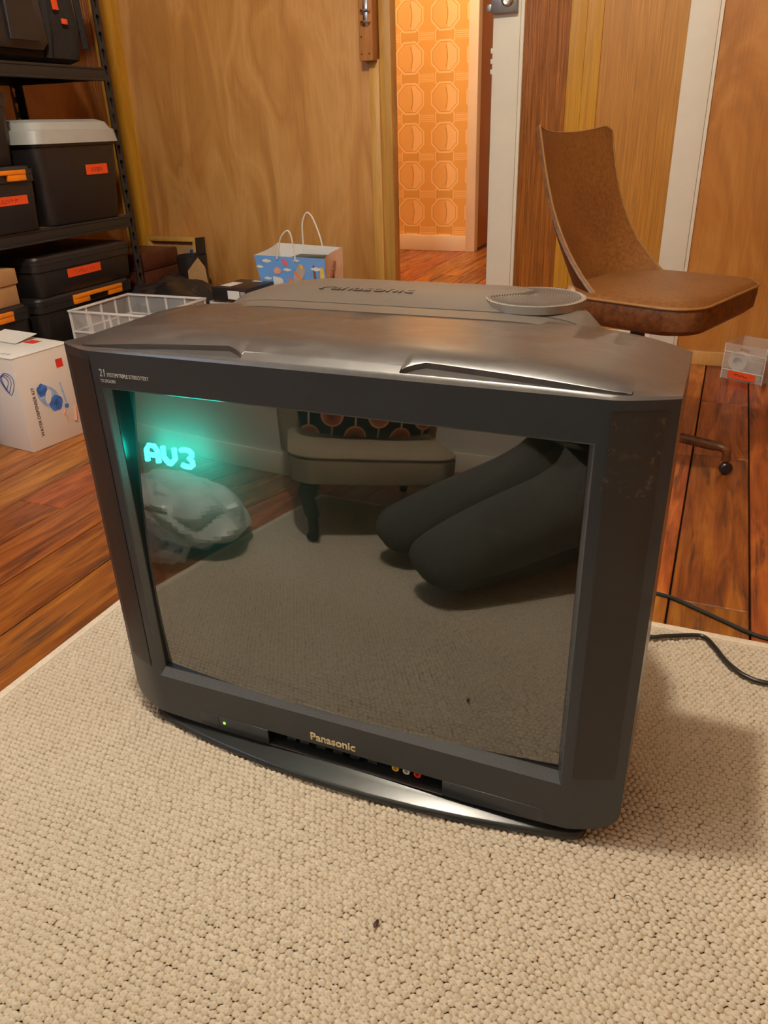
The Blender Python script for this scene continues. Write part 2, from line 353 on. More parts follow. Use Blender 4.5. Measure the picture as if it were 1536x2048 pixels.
# ------------------------------------------------------------------ mesh helpers
def tag(o, label, cat, group=None, kind=None):
    o['label'] = label; o['category'] = cat
    if group: o['group'] = group
    if kind: o['kind'] = kind
    return o
def empty(name, loc=(0, 0, 0), rz=0.0):
    o = bpy.data.objects.new(name, None); C.objects.link(o); o.location = loc; o.rotation_euler = (0, 0, rz)
    o.empty_display_size = 0.05; return o
def mesh(name, V, F, mat, parent=None, smooth=False, angle=35, loc=None, bevel=0.0, mats=None, fmat=None):
    me = bpy.data.meshes.new(name); me.from_pydata([tuple(v) for v in V], [], [tuple(f) for f in F])
    bm = bmesh.new(); bm.from_mesh(me)
    bmesh.ops.remove_doubles(bm, verts=bm.verts, dist=1e-6)
    bmesh.ops.recalc_face_normals(bm, faces=bm.faces)
    if bevel > 0:
        bmesh.ops.bevel(bm, geom=list(bm.edges), offset=bevel, segments=2, profile=0.5, affect='EDGES', clamp_overlap=True)
    bm.to_mesh(me); bm.free()
    if mats:
        for k in mats: me.materials.append(MT[k])
    else: me.materials.append(MT[mat] if isinstance(mat, str) else mat)
    if smooth or bevel > 0:
        for p in me.polygons: p.use_smooth = True
        me.set_sharp_from_angle(angle=math.radians(angle))
    o = bpy.data.objects.new(name, me); C.objects.link(o)
    if parent is not None: o.parent = parent
    if loc is not None: o.location = loc
    return o
BOXF = [(0, 3, 2, 1), (4, 5, 6, 7), (0, 1, 5, 4), (1, 2, 6, 5), (2, 3, 7, 6), (3, 0, 4, 7)]
def boxv(lo, hi):
    x0, y0, z0 = lo; x1, y1, z1 = hi
    return [(x0, y0, z0), (x1, y0, z0), (x1, y1, z0), (x0, y1, z0), (x0, y0, z1), (x1, y0, z1), (x1, y1, z1), (x0, y1, z1)]
def box(name, lo, hi, mat, parent=None, bevel=0.0):
    """box whose origin sits at its base centre"""
    c = ((lo[0]+hi[0])/2, (lo[1]+hi[1])/2, lo[2])
    V = boxv([lo[i]-c[i] for i in range(3)], [hi[i]-c[i] for i in range(3)])
    return mesh(name, V, BOXF, mat, parent, loc=c, bevel=bevel)
def struct(name, lo, hi, mat, label, cat='wall', parent=None):
    o = box(name, lo, hi, mat, parent)
    if parent is None: tag(o, label, cat, kind='structure')
    return o
def joinboxes(lst):
    V, F = [], []
    for lo, hi in lst:
        n = len(V); V += boxv(lo, hi); F += [tuple(i+n for i in f) for f in BOXF]
    return V, F
def rrect(w, d, r, n=5):
    pts = []
    for cx, cy, a0 in ((w/2-r, d/2-r, 0), (-w/2+r, d/2-r, 90), (-w/2+r, -d/2+r, 180), (w/2-r, -d/2+r, 270)):
        for i in range(n+1):
            a = math.radians(a0+90*i/n); pts.append((cx+r*math.cos(a), cy+r*math.sin(a)))
    return pts
def loft(rings, cap0=True, cap1=True):
    V, F = [], []; n = len(rings[0])
    for r in rings: V += [tuple(p) for p in r]
    for k in range(len(rings)-1):
        for i in range(n):
            j = (i+1) % n; F.append((k*n+i, k*n+j, (k+1)*n+j, (k+1)*n+i))
    if cap0: F.append(tuple(range(n-1, -1, -1)))
    if cap1: F.append(tuple((len(rings)-1)*n+i for i in range(n)))
    return V, F
def rloft(secs, n=5, **k):
    """secs: (z, w, d, r)"""
    return loft([[(x, y, z) for x, y in rrect(w, d, r, n)] for z, w, d, r in secs], **k)
def tube(pts, r, n=8, closed=False, cap=True):
    P = [Vector(p) for p in pts]; V, F = [], []
    m = len(P); up = None
    R = r if isinstance(r, (list, tuple)) else [r]*m
    for i, p in enumerate(P):
        if closed: t = (P[(i+1) % m]-P[i-1]).normalized()
        else: t = (P[min(i+1, m-1)]-P[max(i-1, 0)]).normalized()
        if up is None:
            up = Vector((0, 0, 1)) if abs(t.z) < 0.9 else Vector((1, 0, 0))
        a = (up - t*up.dot(t)).normalized(); up = a; b = t.cross(a)
        for j in range(n):
            q = 2*math.pi*j/n; V.append(tuple(p+(a*math.cos(q)+b*math.sin(q))*R[i]))
    for i in range(m if closed else m-1):
        k = (i+1) % m
        for j in range(n):
            l = (j+1) % n; F.append((i*n+j, i*n+l, k*n+l, k*n+j))
    if cap and not closed:
        F.append(tuple(range(n-1, -1, -1))); F.append(tuple((m-1)*n+j for j in range(n)))
    return V, F
def spline(pts, k=8, closed=False):
    P = [Vector(p) for p in pts]; out = []; m = len(P)
    rngk = range(m if closed else m-1)
    for i in rngk:
        if closed: p0, p1, p2, p3 = P[i-1], P[i], P[(i+1) % m], P[(i+2) % m]
        else: p0, p1, p2, p3 = P[max(i-1, 0)], P[i], P[i+1], P[min(i+2, m-1)]
        for j in range(k):
            t = j/k
            out.append(0.5*((2*p1)+(p2-p0)*t+(2*p0-5*p1+4*p2-p3)*t*t+(3*p1-p0-3*p2+p3)*t**3))
    if not closed: out.append(P[-1])
    return [tuple(p) for p in out]
def lathe(prof, n=20):
    return loft([[(r*math.cos(2*math.pi*i/n), r*math.sin(2*math.pi*i/n), z) for i in range(n)] for r, z in prof])
def merge(*vf):
    V, F = [], []
    for v, f in vf:
        n = len(V); V += list(v); F += [tuple(i+n for i in q) for q in f]
    return V, F
def xf(vf, loc=(0, 0, 0), rot=None):
    v, f = vf; Mx = Matrix.Translation(Vector(loc)) @ (rot.to_4x4() if rot else Matrix())
    return [tuple(Mx @ Vector(p)) for p in v], f
def grid(P, skip=None):
    """P[r][c] of points"""
    nr, nc = len(P), len(P[0]); V = [tuple(p) for row in P for p in row]; F = []
    for r in range(nr-1):
        for c in range(nc-1):
            if skip and skip(r, c): continue
            F.append((r*nc+c, r*nc+c+1, (r+1)*nc+c+1, (r+1)*nc+c))
    return V, F
def sphere(r, c=(0, 0, 0), n=16, m=10, s=(1, 1, 1)):
    prof = []
    for k in range(m+1):
        a = -math.pi/2+math.pi*k/m; prof.append((max(1e-4, r*math.cos(a)), r*math.sin(a)))
    v, f = lathe(prof, n)
    return [(x*s[0]+c[0], y*s[1]+c[1], z*s[2]+c[2]) for x, y, z in v], f
def lettering(s, size, mat, parent, loc, xdir, ydir, depth=0.0004, offset=0.0, align='LEFT', name='lettering', sx=1.0):
    cu = bpy.data.curves.new('txt', 'FONT'); cu.body = s; cu.size = size; cu.extrude = depth; cu.offset = offset
    cu.align_x = align; cu.resolution_u = 3
    t = bpy.data.objects.new('txt', cu); C.objects.link(t)
    dg = bpy.context.evaluated_depsgraph_get()
    me = bpy.data.meshes.new_from_object(t.evaluated_get(dg))
    bpy.data.objects.remove(t); me.name = name
    me.materials.clear(); me.materials.append(MT[mat])
    o = bpy.data.objects.new(name, me); C.objects.link(o)
    X = Vector(xdir).normalized(); Y = Vector(ydir).normalized(); Z = X.cross(Y)
    Mx = Matrix((X*sx, Y, Z)).transposed().to_4x4(); Mx.translation = Vector(loc)
    o.parent = parent; o.matrix_local = Mx
    return o
def copy_tree(o, parent=None):
    c = o.copy(); C.objects.link(c); c.parent = parent
    for ch in list(o.children): copy_tree(ch, c)
    return c

# ================================================================== THE ROOM
XL, XR, YB, YF1, YF2, ZC = -2.12, 1.75, 2.18, -1.25, -1.70, 2.42
# floor boards
floor = struct('floor', (XL-1.2, YF2-0.1, -0.06), (XR+0.2, 5.9, -0.016), 'subfloor', 'reddish-brown worn timber board floor', 'floor')
PW = 0.1336; X0 = -0.5725
plank_cache = {}
def plank(x0, x1, y0, y1, mat='planks', label=None):
    g = 0.0018; key = (round(x1-x0, 4), round(y1-y0, 3), mat)
    if key not in plank_cache:
        wv, lv = (x1-x0)/2-g, (y1-y0)/2-g*0.6
        b = 0.0018
        V = [(-wv, -lv, -0.016), (wv, -lv, -0.016), (wv, lv, -0.016), (-wv, lv, -0.016),
             (-wv, -lv, -b), (wv, -lv, -b), (wv, lv, -b), (-wv, lv, -b),
             (-wv+b, -lv+b, 0), (wv-b, -lv+b, 0), (wv-b, lv-b, 0), (-wv+b, lv-b, 0)]
        F = [(0, 1, 5, 4), (1, 2, 6, 5), (2, 3, 7, 6), (3, 0, 4, 7), (4, 5, 9, 8), (5, 6, 10, 9), (6, 7, 11, 10), (7, 4, 8, 11), (8, 9, 10, 11)]
        me = bpy.data.meshes.new('plank'); me.from_pydata(V, [], F); me.materials.append(MT[mat]); plank_cache[key] = me
    o = bpy.data.objects.new('plank', plank_cache[key]); C.objects.link(o); o.parent = floor
    pz = floor.location
    o.location = ((x0+x1)/2-pz.x, (y0+y1)/2-pz.y, random.uniform(-0.0010, 0.0)-pz.z)
    if label: o['label'] = label
    return o
fixed = {5: [-2.0, -0.6, 0.45, 0.62, 0.885, 1.42, 2.9, 4.4, 5.8], 6: [-2.0, -0.9, 0.165, 0.615, 1.302, 2.35, 3.9, 5.8], 7: [-2.0, -0.4, 0.602, 1.318, 1.76, 3.1, 4.7, 5.8],
         -1: [-2.0, -0.7, 0.47, 2.0, 3.4, 5.8], -2: [-2.0, -0.5, 1.5, 2.9, 4.5, 5.8], -3: [-2.0, -1.0, 0.75, 2.6, 4.0, 5.8]}
k = math.floor((XL-1.1-X0)/PW)
while X0+k*PW < XR:
    x0 = X0+k*PW; x1 = x0+PW
    if x0 < XL-0.2: ys = [2.3, 3.6, 4.9, 5.8]
    elif x0 > 0.4 and k not in fixed: ys = [-2.0, -0.6+0.3*((k*7) % 5), 2.18]
    elif k in fixed: ys = fixed[k]
    else:
        ys = [-2.0]; 
        while ys[-1] < 5.0: ys.append(ys[-1]+random.uniform(1.1, 2.3))
        ys[-1] = 5.8
    if x0 > 0.4: ys = [y for y in ys if y < 2.1]+[2.25]
    for a, b_ in zip(ys[:-1], ys[1:]):
        if k == 5 and abs(a-0.62) < 0.01: plank(x0, x1, a, b_, 'yellow_plank', 'short pale yellow replacement board')
        else: plank(x0, x1, a, b_)
    k += 1

# back wall (behind the television), built of sheets, battens and trims
wb = struct('wall_back', (XL-0.3, YB+0.02, 0), (-0.85, YB+0.05, ZC), 'ply_back', 'plywood-panelled wall behind the paper gift bag', 'wall')
def on(parent, name, lo, hi, mat, bevel=0.0):
    o = box(name, lo, hi, mat, None, bevel); o.parent = parent
    o.location = Vector(o.location)-Vector(parent.location); return o
on(wb, 'plywood_sheet', (-1.93, YB, 0), (-0.8755, YB+0.02, ZC), 'ply_back')
on(wb, 'batten', (-0.8755, YB-0.012, 0), (-0.839, YB+0.02, 0.98), 'batten', 0.001)
on(wb, 'door_post', (-0.839, YB-0.002, 0), (-0.797, YB+0.05, ZC), 'post', 0.001)
blk = on(wb, 'latch_block', (-0.893, YB-0.05, 0.975), (-0.842, YB+0.001, 1.75), 'block', 0.0015)
pl = on(wb, 'latch_plate', (-0.874, YB-0.054, 1.075), (-0.856, YB-0.0495, 1.17), 'chrome', 0.0012)
for i in range(2):
    s = mesh('latch_loop', *tube(spline([(-0.0145, 0, 0.012+0.032*i), (-0.012, -0.008, 0.012+0.032*i), (0.0, -0.012, 0.012+0.032*i), (0.012, -0.008, 0.012+0.032*i), (0.0145, 0, 0.012+0.032*i)], 4), 0.004, 8), 'chrome', pl, True)
    s.location = (0, -0.002, 0.0)
mesh('screw', *sphere(0.004, (0, -0.0025, -0.0), 10, 6, (1, 0.5, 1)), 'chrome', pl, True).location = (0, 0, 0.008)
for dx, dz in ((-0.016, 0.02), (0.012, 0.02), (-0.016, 0.07)):
    o = mesh('nail', *sphere(0.0028, (0, 0, 0), 8, 5, (1, 0.4, 1)), 'ink', blk, True); o.location = (dx, -0.0262, dz)
on(wb, 'corner_stud', (-2.035, YB-0.03, 0), (-1.945, YB+0.02, ZC), 'yellow_pine', 0.001)
on(wb, 'corner_strip', (-1.945, YB-0.010, 0), (-1.925, YB+0.02, ZC), 'yellow_pine', 0.001)
on(wb, 'brown_sheet', (XL-0.02, YB+0.002, 0), (-2.035, YB+0.02, ZC), 'dark_panel')
wr = struct('wall_back_right', (-0.333, YB+0.02, 0), (XR, YB+0.06, ZC), 'ply_right', 'wood-panelled wall behind the swivel chair', 'wall')
on(wr, 'grooved_panel', (-0.335, YB+0.004, 0), (-0.187, YB+0.02, ZC), 'dark_panel')
on(wr, 'pine_strip', (-0.187, YB-0.004, 0), (-0.138, YB+0.02, ZC), 'pine_strip', 0.001)
on(wr, 'pine_strip', (-0.138, YB-0.001, 0), (-0.088, YB+0.02, ZC), 'pine_strip', 0.001)
on(wr, 'veneer_sheet', (-0.088, YB+0.004, 0), (0.163, YB+0.02, ZC), 'ply_mid')
on(wr, 'plywood_sheet', (0.25, YB+0.002, 0), (XR, YB+0.02, ZC), 'ply_right')
struct('wall_back_lintel', (-0.85, YB+0.004, 2.02), (-0.333, YB+0.05, ZC), 'cream', 'wall strip above the open doorway', 'wall')
def trim(name, lo, hi, mat, label, bevel=0.002, cat='trim'):
    o = box(name, lo, hi, mat, None, bevel); return tag(o, label, cat, kind='structure')
t1 = trim('trim_1', (-0.434, YB-0.012, 0), (-0.345, YB+0.05, 2.05), 'cream', 'cream painted door frame with a grey lock keeper')
on(t1, 'bead', (-0.345, YB-0.008, 0), (-0.3335, YB+0.02, 2.05), 'cream', 0.002)
for z in (0.915, 0.945, 0.975):
    on(t1, 'knuckle', (-0.441, YB-0.008, z), (-0.432, YB+0.002, z+0.014), 'white_plastic', 0.001)
lk = on(t1, 'lock_keeper', (-0.437, YB-0.035, 1.082), (-0.352, YB-0.012, 1.19), 'grey_metal', 0.003)
on(t1, 'keeper_tongue', (-0.452, YB-0.03, 1.088), (-0.437, YB-0.016, 1.108), 'grey_metal', 0.001)
o = mesh('keeper_knob', *xf(lathe([(0.020, 0), (0.020, 0.004), (0.016, 0.006), (0.012, 0.004), (0.001, 0.004)], 20), (0, -0.0115, 0), Matrix.Rotation(math.pi/2, 3, 'X')), 'chrome', lk, True); o.location = (0.012, 0, 0.035)
t2 = trim('trim_2', (0.163, YB-0.014, 0), (0.246, YB+0.02, ZC), 'cream', 'cream painted upright board behind the swivel chair')
on(t2, 'bead', (0.246, YB-0.008, 0), (0.257, YB+0.02, ZC), 'cream', 0.0015)
b1 = trim('baseboard_back', (-0.335, YB-0.010, 0), (0.163, YB+0.004, 0.10), 'cream', 'cream baseboard under the dark panel', cat='baseboard')
b2 = trim('baseboard_right', (0.257, YB-0.018, 0), (XR, YB+0.002, 0.047), 'pine_base', 'pale pine baseboard below the right plywood wall', cat='baseboard')
wl = struct('wall_left', (XL-0.04, YF1-0.02, 0), (XL, YB+0.02, ZC), 'ply_left', 'orange-brown plywood wall behind the shelving', 'wall')
struct('wall_right', (XR, YF2, 0), (XR+0.04, YB+0.06, ZC), 'ply_right', 'plywood wall on the right side of the room', 'wall')
struct('wall_front_left', (XL, YF1-0.04, 0), (-0.72, YF1, ZC), 'white_wall', 'white wall reflected in the left of the screen', 'wall')
struct('wall_front_return', (-0.76, YF2, 0), (-0.72, YF1-0.04, ZC), 'white_wall', 'short white return wall behind the bedroom chair', 'wall')
struct('wall_front', (-0.76, YF2-0.04, 0), (XR, YF2, ZC), 'white_wall', 'white wall reflected beside the kneeling person', 'wall')
trim('baseboard_front_left', (XL, YF1, 0), (-0.72, YF1+0.015, 0.09), 'cream', 'cream baseboard of the white wall reflected at left', cat='baseboard')
trim('baseboard_front', (-0.72, YF2, 0), (XR, YF2+0.015, 0.09), 'cream', 'cream baseboard reflected behind the bedroom chair', cat='baseboard')
wn = box('added_window', (-1.95, YF1-0.002, 1.05), (-1.15, YF1+0.035, 1.95), 'cream', None, 0.003); tag(wn, 'unseen white framed window added behind the camera for cool light', 'window', kind='structure')  # unseen window, added to throw cool light from the front left
for i_, (xa_, xb_) in enumerate(((-1.90, -1.565), (-1.535, -1.20))):
    pn = box('pane', (xa_, YF1+0.0352, 1.10), (xb_, YF1+0.038, 1.90), emit('cool_fill_glow', (0.50, 0.72, 1.0), WINDOW_FILL), None); pn.parent = wn; pn.location = Vector(pn.location)-Vector(wn.location)  # glowing panes are the added cool fill
struct('ceiling', (XL-1.2, YF2-0.1, ZC), (XR+0.2, 5.9, ZC+0.05), 'ceiling', 'plain off-white ceiling', 'ceiling')
# the hall beyond the doorway
wh = struct('wall_hall', (-3.3, 4.55, 0), (-1.235, 4.60, ZC), 'wallpaper', 'orange octagon-patterned wallpaper in the hall', 'wall')
trim('baseboard_hall', (-3.3, 4.53, 0), (-1.243, 4.552, 0.098), 'peach', 'peach baseboard under the octagon wallpaper', cat='baseboard')
trim('trim_3', (-1.243, 4.525, 0), (-1.182, 4.60, 2.1), 'peach', 'peach door architrave beside the octagon wallpaper')
dr = box('door_1', (-1.225, 4.60, 0.012), (-1.186, 5.32, 2.0), 'hall_door', None, 0.002)
tag(dr, 'orange-brown door standing open at the end of the hall', 'door', kind='structure')
struct('wall_hall_end', (-1.235, 5.75, 0), (0.8, 5.8, ZC), 'peach', 'far end wall of the room beyond the hall', 'wall')
struct('wall_hall_left', (-3.34, YB+0.05, 0), (-3.3, 4.6, ZC), 'wallpaper', 'wallpapered side wall of the hall', 'wall')
struct('wall_hall_right', (0.40, YB+0.06, 0), (0.44, 5.8, ZC), 'peach', 'right side wall of the hall', 'wall')
struct('wall_hall_near', (-3.34, YB+0.05, 0), (XL-0.3, YB+0.09, ZC), 'peach', 'hall side of the wall left of the shelving', 'wall')

# ------------------------------------------------------------------ lamps of the place
def bulb_lamp(name, loc, r, col, s, label):
    t = empty(name, loc); tag(t, label, 'lamp')
    mesh('ceiling_rose', *lathe([(0.001, 0.0), (0.055, 0.0), (0.05, -0.02), (0.02, -0.03), (0.001, -0.03)], 24), 'white_plastic', t, True)
    mesh('cord_grip', *lathe([(0.001, -0.03), (0.018, -0.03), (0.018, -0.075), (0.001, -0.075)], 16), 'white_plastic', t, True)
    mesh('bulb', *sphere(r, (0, 0, -0.075-r), 20, 12), emit(name+'_glow', col, s), t, True)
bulb_lamp('ceiling_lamp', (-0.17, -0.12, ZC), 0.055, KEYCOL, KEY, 'bare round bulb on the ceiling above the television')
bulb_lamp('ceiling_lamp', (-1.35, 3.35, ZC), 0.05, HALLCOL, HALL, 'bare warm bulb on the hall ceiling')

# ================================================================== RUG
RZ = 0.008
def make_rug():
    x0, x1, y0, y1 = -0.572, 0.98, -1.08, 0.503
    root = empty('rug', ((x0+x1)/2, (y0+y1)/2, 0)); tag(root, 'beige nubbly loop-woven wool rug under the television', 'rug')
    def pile(ax, bx, ay, by, st):
        nx = int((bx-ax)/st); ny = int((by-ay)/st)
        X, Y = np.meshgrid(np.linspace(ax, bx, nx+1), np.linspace(ay, by, ny+1))
        PX, PY = 0.0080, 0.0074
        wob = 0.0016*np.sin(X*23+Y*11)+0.0012*np.sin(Y*37-X*19)
        row = np.floor((Y+wob)/PY); sh = (row % 2)*0.5
        jit = np.sin(row*12.9898)*0.10
        u = ((X+0.6*wob)/PX+sh+jit); col = np.floor(u)
        h = np.abs(np.sin(row*127.1+col*311.7)*43758.5453) % 1.0
        h2 = np.abs(np.sin(row*269.5+col*183.3)*24634.6345) % 1.0
        fu = u-col-0.5+(h-0.5)*0.16; fv = (Y+wob)/PY-row-0.5+(h2-0.5)*0.14
        d = np.sqrt((fu*1.02)**2+(fv*0.98)**2)
        nub = np.sqrt(np.clip(1-(d/(0.47+0.06*h2))**2, 0, 1))
        Z = RZ-0.0050+(0.0034+0.0014*h)*nub
        ed = np.minimum.reduce([X-x0, x1-X, Y-y0, y1-Y]); k = np.clip((ed-0.010)/0.006, 0, 1)
        Z = Z*k+(RZ-0.002)*(1-k)
        V = np.stack([X-(x0+x1)/2, Y-(y0+y1)/2, Z], -1).reshape(-1, 3).astype(np.float32)
        idx = np.arange((nx+1)*(ny+1)).reshape(ny+1, nx+1)
        Q = np.stack([idx[:-1, :-1], idx[:-1, 1:], idx[1:, 1:], idx[1:, :-1]], -1).reshape(-1, 4).astype(np.int32)
        me = bpy.data.meshes.new('loop_pile')
        me.vertices.add(len(V)); me.vertices.foreach_set('co', V.ravel())
        me.loops.add(Q.size); me.loops.foreach_set('vertex_index', Q.ravel())
        me.polygons.add(len(Q)); me.polygons.foreach_set('loop_start', np.arange(0, Q.size, 4, dtype=np.int32))
        me.polygons.foreach_set('use_smooth', np.ones(len(Q), bool))
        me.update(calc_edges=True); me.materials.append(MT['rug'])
        o = bpy.data.objects.new('loop_pile', me); C.objects.link(o); o.parent = root; o['kind'] = 'stuff'
    pile(x0, 0.60, -0.42, y1, 0.00140)
    pile(0.60, x1, -0.42, y1, 0.0026); pile(x0, x1, y0, -0.42, 0.0026)
    hw, hd = (x1-x0)/2, (y1-y0)/2
    bl = [((-hw-0.003, -hd, 0), (-hw+0.012, hd, RZ-0.0005)), ((hw-0.012, -hd, 0), (hw+0.003, hd, RZ-0.0005)),
          ((-hw, -hd-0.003, 0), (hw, -hd+0.012, RZ-0.0005)), ((-hw, hd-0.012, 0), (hw, hd+0.003, RZ-0.0005))]
    for lo, hi in bl: box('binding', lo, hi, 'rug_bind', root, 0.002)
    box('backing', (-hw, -hd, 0.0005), (hw, hd, 0.003), 'rug_bind', root)
make_rug()
for x, y, s, lab in ((0.124, -0.18, 0.0034, 'tiny black fleck lying on the rug near the front'),):
    o = mesh('fleck', *sphere(s, (0, 0, 0), 8, 6, (0.7, 1.7, 0.5)), 'ink', None, True); o.location = (x, y, RZ+0.0022)
    tag(o, lab, 'debris')
fb = mesh('fibre', *tube(spline([(0, 0, 0), (0.004, 0.002, 0.0015), (0.008, 0.001, 0.001), (0.011, -0.002, 0)], 4), 0.0004, 5), 'ink', None, True)
fb.location = (0.365, -0.05, RZ+0.0012); tag(fb, 'short dark fibre lying on the rug at front right', 'debris')

# ================================================================== TELEVISION
TVW = 0.347; ZB, ZT = 0.025, 0.559; ZOC = 0.305
tv = empty('television', (0, 0.2, RZ)); tag(tv, 'large dark grey tube television standing on the beige rug', 'television')
TO = Vector(tv.location)
def tvm(name, vf, mat, parent=None, smooth=True, angle=30, **k):
    """vf in world coordinates -> part of the television; object coordinates stay world-like"""
    o = mesh(name, vf[0], vf[1], mat, None, smooth, angle, **k)
    o.parent = parent or tv; o.location = -TO if parent is None else (0, 0, 0)
    return o
def fy(x):
    a = abs(x)
    return 0.0 if a <= 0.29 else 0.022*((a-0.29)/0.057)**1.4
def zbot(x):
    a = abs(x); e = ZB+(0.008*((a-0.16)/0.167)**1.6 if a > 0.16 else 0)
    return e if a < 0.327 else ZB+0.008*((a-0.16)/0.167)**1.6+0.018*(1-math.sqrt(max(0, 1-((a-0.327)/0.0201)**2)))
def ztop(x, t):
    """t = distance behind the face edge"""
    a = min(1, abs(x)/TVW); bp = 1-(1-min(t/0.075, 1))**3.0
    full = 0.5785-0.0235*a**5
    return ZT-0.001*a+bp*(full-ZT+0.001*a)
cols = sorted(set([s*v for v in (0.347, 0.3465, 0.344, 0.339, 0.333, 0.327, 0.318, 0.31, 0.30, 0.29, 0.28) for s in (-1, 1)] + [-0.111, 0.137, -0.2, 0.0, 0.2, -0.25, 0.25, -0.16, 0.165, 0.225, -0.225]))
rows = [0.0, 0.5, 1.0]
zr = [None, 0.05, 0.096, 0.2, 0.3, 0.4, 0.514, ZT-0.003]
P = [[(x, fy(x), (zbot(x) if z is None else z)) for x in cols] for z in zr]
P[1] = [(x, fy(x), max(0.05, zbot(x)+0.002)) for x in cols]
def face_skip(r, c):
    xm = (cols[c]+cols[c+1])/2
    z0 = zr[r] or 0.03
    if abs(xm) < 0.28 and r in (2, 3, 4, 5): return True
    if -0.111 < xm < 0.137 and r == 0: return True
    return False
face = grid(P, face_skip)
tvm('front_bezel', face, 'tv_face')
# rounded top, with two long finger slots along the front edge
def slot(x):
    a = abs(x)
    if a < 0.090 or a > 0.306: return None
    if a < 0.112: ys = 0.0065+0.0125*((a-0.090)/0.022)**0.6
    elif a > 0.296: ys = 0.0085-0.002*((a-0.296)/0.010)**2
    else: ys = 0.019+(0.0085-0.019)*((a-0.112)/0.184)
    return ys
tx = set()
for s in (-1, 1):
    for v in (0.347, 0.3465, 0.344, 0.338, 0.33, 0.32, 0.3065, 0.3055, 0.302, 0.297, 0.29, 0.27, 0.25, 0.23, 0.21, 0.19, 0.17, 0.15, 0.13, 0.118, 0.112, 0.107, 0.102, 0.097, 0.093, 0.0905, 0.0895, 0.06, 0.03): tx.add(s*v)
tx = sorted(tx | {0.0}); rowsP = [[] for _ in range(13)]
for x in tx:
    f0 = fy(x); ys = slot(x); nom = 0.012 if ys is None else ys
    zz = lambda t: ztop(x, t)
    col = [(x, f0, ZT-0.003), (x, f0+0.0012, zz(0.0012)-0.0012), (x, f0+0.0028, zz(0.0028)), (x, f0+0.0042, zz(0.0042))]
    fl = zz(0.0065)-0.0022
    if ys is None:
        col += [(x, f0+0.0052, zz(0.0052)), (x, f0+nom, zz(nom)), (x, f0+nom+0.0004, zz(nom+0.0004)), (x, f0+nom+0.002, zz(nom+0.002))]
    else:
        col += [(x, f0+0.0052, zz(0.0052)-0.0022), (x, f0+ys, zz(ys)-0.0060), (x, f0+ys+0.0003, zz(ys)-0.0003), (x, f0+ys+0.0012, zz(ys+0.0012))]
    for t in (0.032, 0.05, 0.08, 0.13):
        col.append((x, f0+t, zz(t)))
    col.append((x, 0.187, zz(0.187)))
    for i, p in enumerate(col): rowsP[i].append(p)
top = grid(rowsP)
# sides, underside and back of the front cabinet
sides = []
for s in (-1, 1):
    x = s*TVW; rr = []
    for i in range(13):
        p = rowsP[i][0 if s < 0 else -1]
        rr.append([(x, p[1], p[2])]+[(x, p[1], zq) for zq in (0.5, 0.3, 0.1)]+[(x, p[1], zbot(x))])
    sides.append(grid(rr))
und = grid([[(x, fy(x), zbot(x)) for x in cols], [(x, 0.187, zbot(x)) for x in cols]])
bk = grid([[(x, 0.187, zbot(x)) for x in cols], [(x, 0.187, ztop(x, 0.187)) for x in cols]])
tvm('cabinet', merge(top, *sides, und, bk), 'tv_top', angle=28)
# opening lip (sloped) and dark inner wall
def ringrect(hw, z0, z1, y): return [(-hw, y, z0), (hw, y, z0), (hw, y, z1), (-hw, y, z1)]
lipR = [ringrect(0.28, 0.096, 0.514, 0.0), ringrect(0.2785, 0.0975, 0.5125, 0.0012), ringrect(0.2745, 0.1075, 0.510, 0.008)]
tvm('screen_lip', loft(lipR, False, False), 'tv_lip', angle=20)
inR = [lipR[-1], ringrect(0.2738, 0.1082, 0.5093, 0.009), ringrect(0.2725, 0.1090, 0.5085, 0.034)]
tvm('screen_surround', loft(inR, False, False), 'tv_dark', angle=20)
# picture tube: curved glass, phosphor behind it, glowing text between
RG, RV, Y0 = 5.0, 3.0, 0.005
def gy(x, z): return Y0+x*x/(2*RG)+(z-ZOC)**2/(2*RV)+0.03*(z-ZOC)
gx = np.linspace(-0.274, 0.274, 41); gz = np.linspace(0.105, 0.512, 31)
crt = tvm('picture_tube', grid([[(x*1.20, gy(x, z)+0.036, 0.3085+(z-0.3085)*1.18) for x in gx] for z in gz]), 'phosphor', angle=80)
tvm('glass', grid([[(x, gy(x, z), z) for x in gx] for z in gz]), 'glass', crt, angle=80)
def stroke(pts, r=0.0031): return tube(pts, r, 8)
def osd(ch, cx, cz):
    S = {'A': [[(-.0085, -.0105), (-.0085, .004), (-.004, .0098), (.004, .0098), (.0085, .004), (.0085, -.0105)], [(-.0085, -.002), (.0085, -.002)]],
         'V': [[(-.0085, .0105), (-.0085, -.003), (-.001, -.0100), (.001, -.0100), (.0085, -.003), (.0085, .0105)]],
         '3': [[(-.008, .0090), (-.004, .0103), (.004, .0103), (.0078, .0070), (.0078, .0040), (.003, .0005), (.0078, -.003), (.0078, -.0070), (.004, -.0103), (-.004, -.0103), (-.008, -.0090)]]}[ch]
    out = []
    for pl_ in S:
        pts = [(cx+u, gy(cx+u, cz+v)+0.0055, cz+v) for u, v in pl_]
        out.append(stroke(pts))
    return merge(*out)
for ch, cx, cz in (('A', -0.2440, 0.4275), ('V', -0.2180, 0.4280), ('3', -0.1915, 0.4285)):
    tvm('glowing_character', osd(ch, cx, cz), 'osd', crt)['label'] = 'glowing cyan on-screen character'
